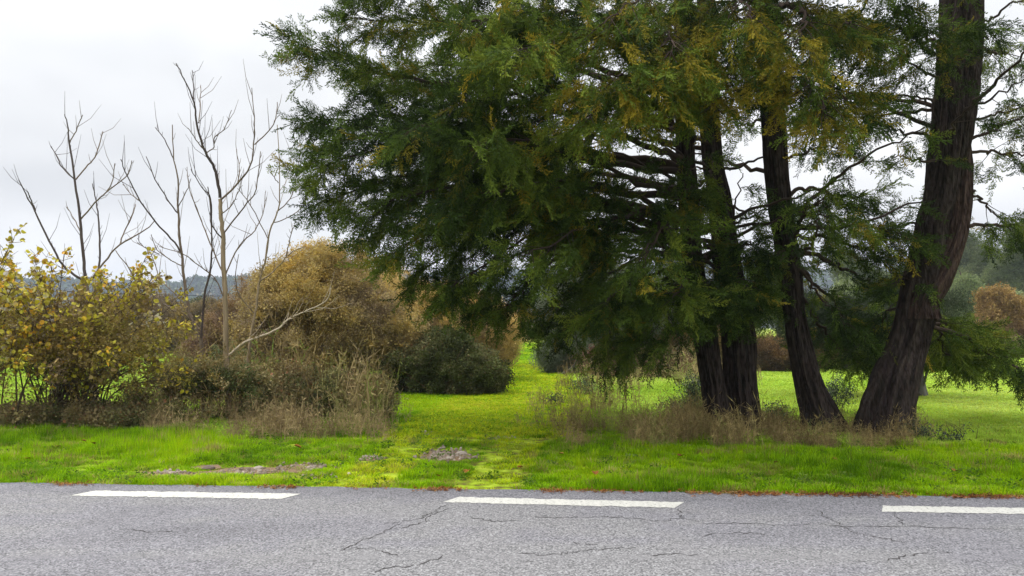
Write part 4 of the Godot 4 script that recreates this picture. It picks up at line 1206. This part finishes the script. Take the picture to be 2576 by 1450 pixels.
func build_weeds() -> void:
	var r := RandomNumberGenerator.new()
	r.seed = 88
	var dead := [stalks(91, 6, 0.16), stalks(92, 6, 0.2), stalks(93, 8, 0.24)]
	var dry := leafy(0.2, 0.9, 0.2)
	var straw := [Color(0.20, 0.14, 0.075), Color(0.31, 0.23, 0.115), Color(0.43, 0.335, 0.165), Color(0.28, 0.33, 0.08)]
	var dull := [Color(0.17, 0.12, 0.055), Color(0.27, 0.20, 0.085), Color(0.36, 0.28, 0.12), Color(0.20, 0.29, 0.05)]
	# [name, label, count, x0, x1, y0, y1, low, high, colours]
	var rows := [
		["dry_weeds", "tan dead stalks along the thicket's front edge", 460, 370, 990, 1070, 1118, 0.14, 0.42, straw],
		["dry_weeds", "tall pinkish dead stalks at the thicket's end by the track opening", 60, 840, 960, 1040, 1080, 0.5, 0.95, straw],
		["dry_weeds", "greyish dead stalks standing among the brambles", 300, 330, 960, 1010, 1066, 0.4, 0.95, dull],
		["dry_weeds", "dead stalks tangled under the yellow shrub", 150, -60, 400, 1050, 1088, 0.15, 0.45, dull],
		["dry_weeds", "pale dry weeds right of the grass track", 130, 1300, 1560, 1010, 1095, 0.12, 0.34, straw],
		["dry_weeds", "tall dead thistle stems under the hanging boughs", 46, 1400, 1600, 970, 1062, 0.35, 0.75, dull],
		["dry_weeds", "brown dry grass around the feet of the paired trunks", 900, 1430, 1960, 1070, 1138, 0.14, 0.38, dull],
		["dry_weeds", "brown dry grass between slim and leaning trunk", 620, 1930, 2310, 1082, 1136, 0.12, 0.32, dull],
		["dry_weeds", "pinkish dry weeds under the olives beyond the track", 200, 1400, 1900, 940, 985, 0.3, 0.7, straw],
	]
	for q in rows:
		var xf := []
		var cl := PackedColorArray()
		var all := [[], [], []]
		var cols := [PackedColorArray(), PackedColorArray(), PackedColorArray()]
		for k in q[2]:
			var p := band(r, q[3], q[4], q[5], q[6])
			var h := r.randf_range(q[7], q[8]) * r.randf_range(0.6, 1.1) * (1.0 + 0.75 * noise.get_noise_2d(p.x * 1.3, p.z * 1.3))
			if noise.get_noise_2d(p.x * 2.1 + 60.0, p.z * 1.4) < (-0.12 if p.x < 1.0 else -0.2): continue
			var m := r.randi() % 3
			all[m].append(Transform3D(Basis(Vector3.UP, r.randf() * TAU).scaled(Vector3(h * 0.8 + 0.1, h, h * 0.8 + 0.1)).rotated(Vector3(r.randfn(), 0, r.randfn()).normalized(), r.randf_range(0.0, 0.25)), p))
			cols[m].append(pick(r, q[9], p, 1.5))
		var t := thing(q[0], q[1], "weeds", Vector3.ZERO)
		t.set_meta("kind", "stuff")
		for m in 3: copies("stalks", dead[m], dry, all[m], cols[m], t)

	# sprigs of bramble by the trunks and the meadow
	var bram := [clump(5, 34, 0.30, 0.75, 5, Color(1.25, 1.0, 0.7), 0.5), clump(6, 30, 0.27, 0.75, 5, Color(1.25, 1.0, 0.7), 0.5)]
	var gloss := leafy(0.15, 0.4, 0.5)
	var wood := matte(0.95, 0.15)
	var dark := [Color(0.022, 0.04, 0.014), Color(0.035, 0.06, 0.02), Color(0.055, 0.08, 0.03)]
	var sprigs := [[1715, 1085, 0.42, 0.35, "leafy bramble sprig left of the paired trunks"], [1750, 1050, 0.25, 0.6, "tall bramble sprig touching the paired trunks"], [2105, 1050, 0.24, 0.5, "bramble sprig in the fork between slim and leaning trunk"], [1945, 1078, 0.3, 0.22, "low bramble between paired trunks and slim trunk"],
		[2320, 1112, 0.3, 0.16, "small bramble at the leaning trunk's foot by the meadow"], [2420, 1115, 0.28, 0.24, "bramble sprig at the meadow's near edge"], [2370, 1120, 0.3, 0.12, "trailing bramble on the meadow's near edge"], [1475, 1000, 0.3, 0.35, "small green bush beside the dead thistle stems"], [1380, 1030, 0.3, 0.3, "grey brown bramble by the track's right side"]]
	for k in sprigs.size():
		var q: Array = sprigs[k]
		bush("bramble_sprig", q[4], "bramble", gp(q[0], q[1]), [[Vector3(0, q[3] * 0.55, 0), Vector3(q[2], q[3] * 0.55, 0.2)]], int(90 * q[2] * (q[3] + 0.4) / 0.3), bram, Vector2(0.05, 0.10), dark, gloss, wood, 9, 0.005, Color(0.10, 0.06, 0.045), 700 + k, "", -0.1, 2.0, 0.6)

# ------------------------------------------------------------------ grass
var soil_spots := [[640, 1187, 125, 8], [430, 1193, 85, 5], [520, 1178, 35, 5], [1122, 1155, 62, 11], [935, 1161, 34, 5], [1235, 1047, 34, 6], [760, 1178, 60, 6]]

func soil_off(p: Vector3) -> float:
	# how far outside the nearest worn patch, in patch radii
	var best := 9.0
	for q in soil_spots:
		var c := gp(q[0], q[1])
		var w: float = gp(q[0] + q[2], q[1]).x - c.x
		var h: float = absf(gp(q[0], q[1] - q[3]).z - c.z)
		best = minf(best, Vector2((p.x - c.x) / w, (p.z - c.z) / h).length())
	return best + 0.5 * noise.get_noise_2d(p.x * 5.0, p.z * 5.0)

func track_share(p: Vector3) -> float:
	# how trodden the ground is: the two wheel lines of the grass track and the gateway
	var a := gp(1090, 1165)
	var t := inverse_lerp(-6.3, -22.0, p.z)
	var cx := lerpf(a.x, 0.15, clampf(t * 2.2, 0.0, 1.0))
	var off := absf(p.x - cx)
	var lane := exp(-pow((off - 0.55) / 0.28, 2.0))
	return maxf(lane, 0.75 * exp(-pow(off / 1.5, 2.0)) * smoothstep(0.08, 0.2, t)) * (1.0 - smoothstep(0.9, 1.6, t))

func build_grass() -> void:
	var r := RandomNumberGenerator.new()
	r.seed = 303
	var fine := grass_tuft(201, 22, 0.55, 0.5, 0.085)
	var coarse := grass_tuft(202, 16, 0.9, 0.9, 0.18)
	var blade := leafy(0.75, 0.75, 0.15)
	var lush := [Color(0.090, 0.200, 0.004), Color(0.190, 0.365, 0.005), Color(0.290, 0.480, 0.006), Color(0.390, 0.530, 0.008)]
	var straw := [Color(0.20, 0.20, 0.05), Color(0.33, 0.29, 0.09), Color(0.45, 0.39, 0.17)]
	var worn := [Color(0.32, 0.42, 0.008), Color(0.47, 0.56, 0.010), Color(0.56, 0.56, 0.05)]
	var field := [Color(0.27, 0.43, 0.035), Color(0.37, 0.54, 0.055), Color(0.44, 0.59, 0.085), Color(0.47, 0.56, 0.13)]
	# [label, count, depth from, depth to, height, side]
	var xf := []
	var cl := PackedColorArray()
	var xc := []
	var cc := PackedColorArray()
	# verge
	var k := 0
	while k < 52000:
		k += 1
		var s := pow(r.randf(), 1.15) * 5.2
		var x := r.randf_range(-8.5, 8.5)
		var z := -(road_far + s) + x * tan(YAW)
		if absf(x) > 0.68 * -z + 0.5: continue
		var p := on(x, z)
		var tr := track_share(p)
		var bare_spot := patch.get_noise_2d(x * 9.0 + 30.0, z * 9.0)
		var worn_off := soil_off(p)
		if r.randf() < (1.0 - smoothstep(0.6, 1.25, worn_off)) * 0.94: continue
		if tr > 0.35 and bare_spot > 0.12 and r.randf() < 0.9: continue
		if s < 0.10 and r.randf() < 0.5 + 0.5 * noise.get_noise_2d(x * 3.0, 1.0): continue
		var h := r.randf_range(0.045, 0.085)
		h *= 0.9 + 0.8 * noise.get_noise_2d(x * 1.2, z * 1.2) + 0.5 * noise.get_noise_2d(x * 4.0, z * 4.0 + 7.0)
		if x < -2.5 and s > 0.6: h *= 1.0 + 1.1 * smoothstep(-2.7, -3.6, x) * smoothstep(0.7, 1.6, s)
		var thicket := smoothstep(-0.9, -1.5, x) * smoothstep(2.15, 2.6, s + 0.3 * noise.get_noise_2d(x * 2.0, 4.0))
		if r.randf() < thicket * 0.75: continue
		h *= 1.0 - 0.4 * thicket
		h *= (1.0 - 0.55 * clampf(tr, 0.0, 1.0)) * lerpf(0.4, 1.0, smoothstep(0.9, 2.8, worn_off))
		if x > 0.5: h *= 1.15
		var meadow := x > 2.2 and s > 2.35 + 0.3 * noise.get_noise_2d(x * 2.0, 40.0)
		if meadow: h *= 0.7
		var colors: Array = field if meadow else worn if tr > 0.4 and r.randf() < 0.75 else lush
		if r.randf() < 0.06 + 0.35 * smoothstep(0.12, 0.4, noise.get_noise_2d(x * 1.7 + 80.0, z * 2.6)): colors = straw
		xf.append(Transform3D(Basis(Vector3.UP, r.randf() * TAU).scaled(Vector3(0.07, h, 0.07) * r.randf_range(0.85, 1.2)), p - Vector3(0, 0.006, 0)))
		cl.append(pick(r, colors, p, 0.9))
	tag(copies("verge_grass", fine, blade, xf, cl, self), "bright green grass on the verge beside the road", "grass")
	xf = []
	cl = PackedColorArray()
	k = 0
	while k < 95000:
		k += 1
		var z := -1.0 / lerpf(1.0 / 8.9, 1.0 / 62.0, r.randf())
		if -z < 8.9 + r.randf() * 2.6: continue
		var x := r.randf_range(-0.7, 0.7) * -z
		var p := on(x, z)
		var near := smoothstep(30.0, 10.0, -z)
		var h := r.randf_range(0.05, 0.09) * lerpf(1.3, 1.0, near)
		var w := lerpf(0.22, 0.085, near)
		var right := x > 1.2 + 0.06 * (-z - 9.0) * 0.5
		var tr := track_share(p)
		xf.append(Transform3D(Basis(Vector3.UP, r.randf() * TAU).scaled(Vector3(w, h, w)), p - Vector3(0, 0.006, 0)))
		cl.append(pick(r, field if right or x < -3.0 else (worn if tr > 0.4 and r.randf() < 0.6 else lush), p, 0.35))
	# broad leaved weeds in the verge
	var rosette := clump(210, 26, 0.55, 0.62, 0, Color.WHITE, 0.9)
	var wx := []
	var wc := PackedColorArray()
	for m in 900:
		var x := r.randf_range(-5.5, 5.5)
		var s := r.randf_range(0.08, 2.6)
		if noise.get_noise_2d(x * 1.1 + 5.0, s * 2.0) < 0.02: continue
		var p := on(x, -(road_far + s) + x * tan(YAW))
		wx.append(Transform3D(Basis(Vector3.UP, r.randf() * TAU).scaled(Vector3(1, 0.6, 1) * r.randf_range(0.03, 0.075)), p + Vector3(0, 0.03, 0)))
		wc.append(pick(r, [Color(0.07, 0.15, 0.012), Color(0.12, 0.22, 0.02), Color(0.20, 0.28, 0.06)], p, 1.5))
	tag(copies("verge_weeds", rosette, blade, wx, wc, self), "low broad leaved weeds growing through the verge grass", "weeds")
	tag(copies("meadow_grass", coarse, blade, xf, cl, self), "short pale green grass of the meadow and track behind the trees", "grass")

# ------------------------------------------------------------------ litter, stones, leaves
func build_small() -> void:
	var r := RandomNumberGenerator.new()
	r.seed = 71
	var rough := matte(0.95, 0.2)
	# russet litter along the asphalt's edge
	var bit := MB.new()
	bit.smooth = false
	for k in 9: bit.lozenge(jit(r, 0.5) * Vector3(1, 0.25, 1), (jit(r, 1.0) * Vector3(1, 0.3, 1)).normalized(), r.randf_range(0.4, 1.0), 0.22, Vector3(r.randf_range(-1, 1), 0.3, r.randf_range(-1, 1)).normalized(), Color.WHITE * r.randf_range(0.6, 1.2))
	var bm := bit.mesh()
	var xf := []
	var cl := PackedColorArray()
	for k in 5200:
		var x := r.randf_range(-6.5, 6.5)
		if noise.get_noise_2d(x * 1.6, 17.0) < r.randf_range(-0.15, 0.45) - 0.06 * x: continue
		var s := r.randfn() * 0.04 - 0.045
		var z := -(road_far + s) + x * tan(YAW)
		xf.append(Transform3D(Basis(Vector3.UP, r.randf() * TAU) * Basis(Vector3.RIGHT, r.randf_range(-0.4, 0.4)) * Basis.from_scale(Vector3.ONE * r.randf_range(0.012, 0.036)), Vector3(x, 0.014 + r.randf() * 0.012, z)))
		cl.append(pick(r, [Color(0.14, 0.07, 0.035), Color(0.30, 0.11, 0.035), Color(0.38, 0.17, 0.05), Color(0.34, 0.25, 0.12)], Vector3(x, 0, z), 3.0))
	tag(copies("leaf_litter", bm, rough, xf, cl, self), "russet leaf litter along the edge of the asphalt", "litter")
	# gravel showing through on the track
	var pebble := MB.new()
	var sp := SphereMesh.new()
	sp.radius = 0.5
	sp.height = 0.7
	sp.radial_segments = 8
	sp.rings = 5
	var ga := sp.get_mesh_arrays()
	var gv: PackedVector3Array = ga[Mesh.ARRAY_VERTEX]
	for i in gv.size(): gv[i] *= 1.0 + 0.35 * noise.get_noise_3d(gv[i].x * 3.0, gv[i].y * 3.0, gv[i].z * 3.0)
	ga[Mesh.ARRAY_VERTEX] = gv
	ga[Mesh.ARRAY_NORMAL] = null
	ga[Mesh.ARRAY_TANGENT] = null
	var stone_mesh := ArrayMesh.new()
	stone_mesh.add_surface_from_arrays(Mesh.PRIMITIVE_TRIANGLES, ga)
	xf = []
	cl = PackedColorArray()
	for q in [[1120, 1153, 60, 14, 260], [620, 1188, 80, 7, 160], [790, 1178, 60, 8, 90], [930, 1160, 40, 7, 40], [1240, 1046, 40, 8, 60], [1180, 1080, 50, 8, 60], [1060, 1095, 40, 6, 40], [420, 1193, 60, 5, 60], [800, 1200, 60, 6, 40], [1260, 1110, 30, 5, 30]]:
		for k in q[4]:
			var p := gp(q[0] + r.randfn() * q[2] * 0.5, q[1] + r.randfn() * q[3] * 0.5)
			xf.append(Transform3D(any_turn(r, r.randf_range(0.012, 0.045)), p + Vector3(0, 0.006, 0)))
			cl.append(pick(r, [Color(0.13, 0.10, 0.075), Color(0.21, 0.17, 0.13), Color(0.34, 0.29, 0.24)], p, 4.0))
	tag(copies("gravel", stone_mesh, rough, xf, cl, self), "patches of pinkish gravel showing through the track's grass", "gravel")
	# single stones
	for q in [[1160, 1150, 0.09, "largest pale stone in the gravel patch by the track mouth"], [1128, 1162, 0.07, "flat stone at the near side of the gravel patch"], [525, 1181, 0.10, "dark rounded stone beside the muddy rut"], [652, 1183, 0.08, "pale stone in the muddy rut"]]:
		var o := top("stone", stone_mesh, rough)
		var m := StandardMaterial3D.new()
		m.albedo_color = (Color(0.12, 0.09, 0.07) if q[3].begins_with("dark") else Color(0.28, 0.24, 0.20)).linear_to_srgb()
		m.roughness = 0.95
		o.material_override = m
		o.transform = Transform3D(Basis(Vector3.UP, r.randf() * 6.0).scaled(Vector3(1.3, 0.7, 0.9) * q[2]), gp(q[0], q[1]) + Vector3(0, 0.01, 0))
		tag(o, q[3], "stone")
	# fallen leaves on the verge
	var fl := round_leaf(140)
	for k in 18:
		var spot: Array = [[218, 1135], [240, 1142], [150, 1148], [1105, 1212], [1420, 1160], [1180, 1195], [430, 1135], [760, 1146], [2190, 1128], [2180, 1190], [2400, 1198], [1960, 1180], [1720, 1165], [2090, 1170], [1500, 1210], [1300, 1190], [60, 1170], [330, 1165], [880, 1168], [1330, 1140], [1480, 1150], [1600, 1190], [1850, 1200], [2290, 1170], [2480, 1180], [980, 1205]][k]
		var o := top("fallen_leaf", fl, null)
		var m := StandardMaterial3D.new()
		m.albedo_color = pick(r, [Color(0.14, 0.065, 0.02), Color(0.24, 0.11, 0.025), Color(0.26, 0.15, 0.04)], jit(r, 20.0)).linear_to_srgb()
		m.roughness = 0.95
		m.metallic_specular = 0.1
		o.material_override = m
		o.transform = Transform3D(Basis.from_euler(Vector3(-PI / 2 + r.randf_range(-0.5, 0.5), r.randf() * TAU, r.randf_range(-0.4, 0.4))).scaled(Vector3.ONE * r.randf_range(0.045, 0.08)), gp(spot[0], spot[1]) + Vector3(0, 0.045, 0))
		tag(o, "curled brown fallen leaf lying on the verge grass", "leaf", "fallen leaves on the verge")
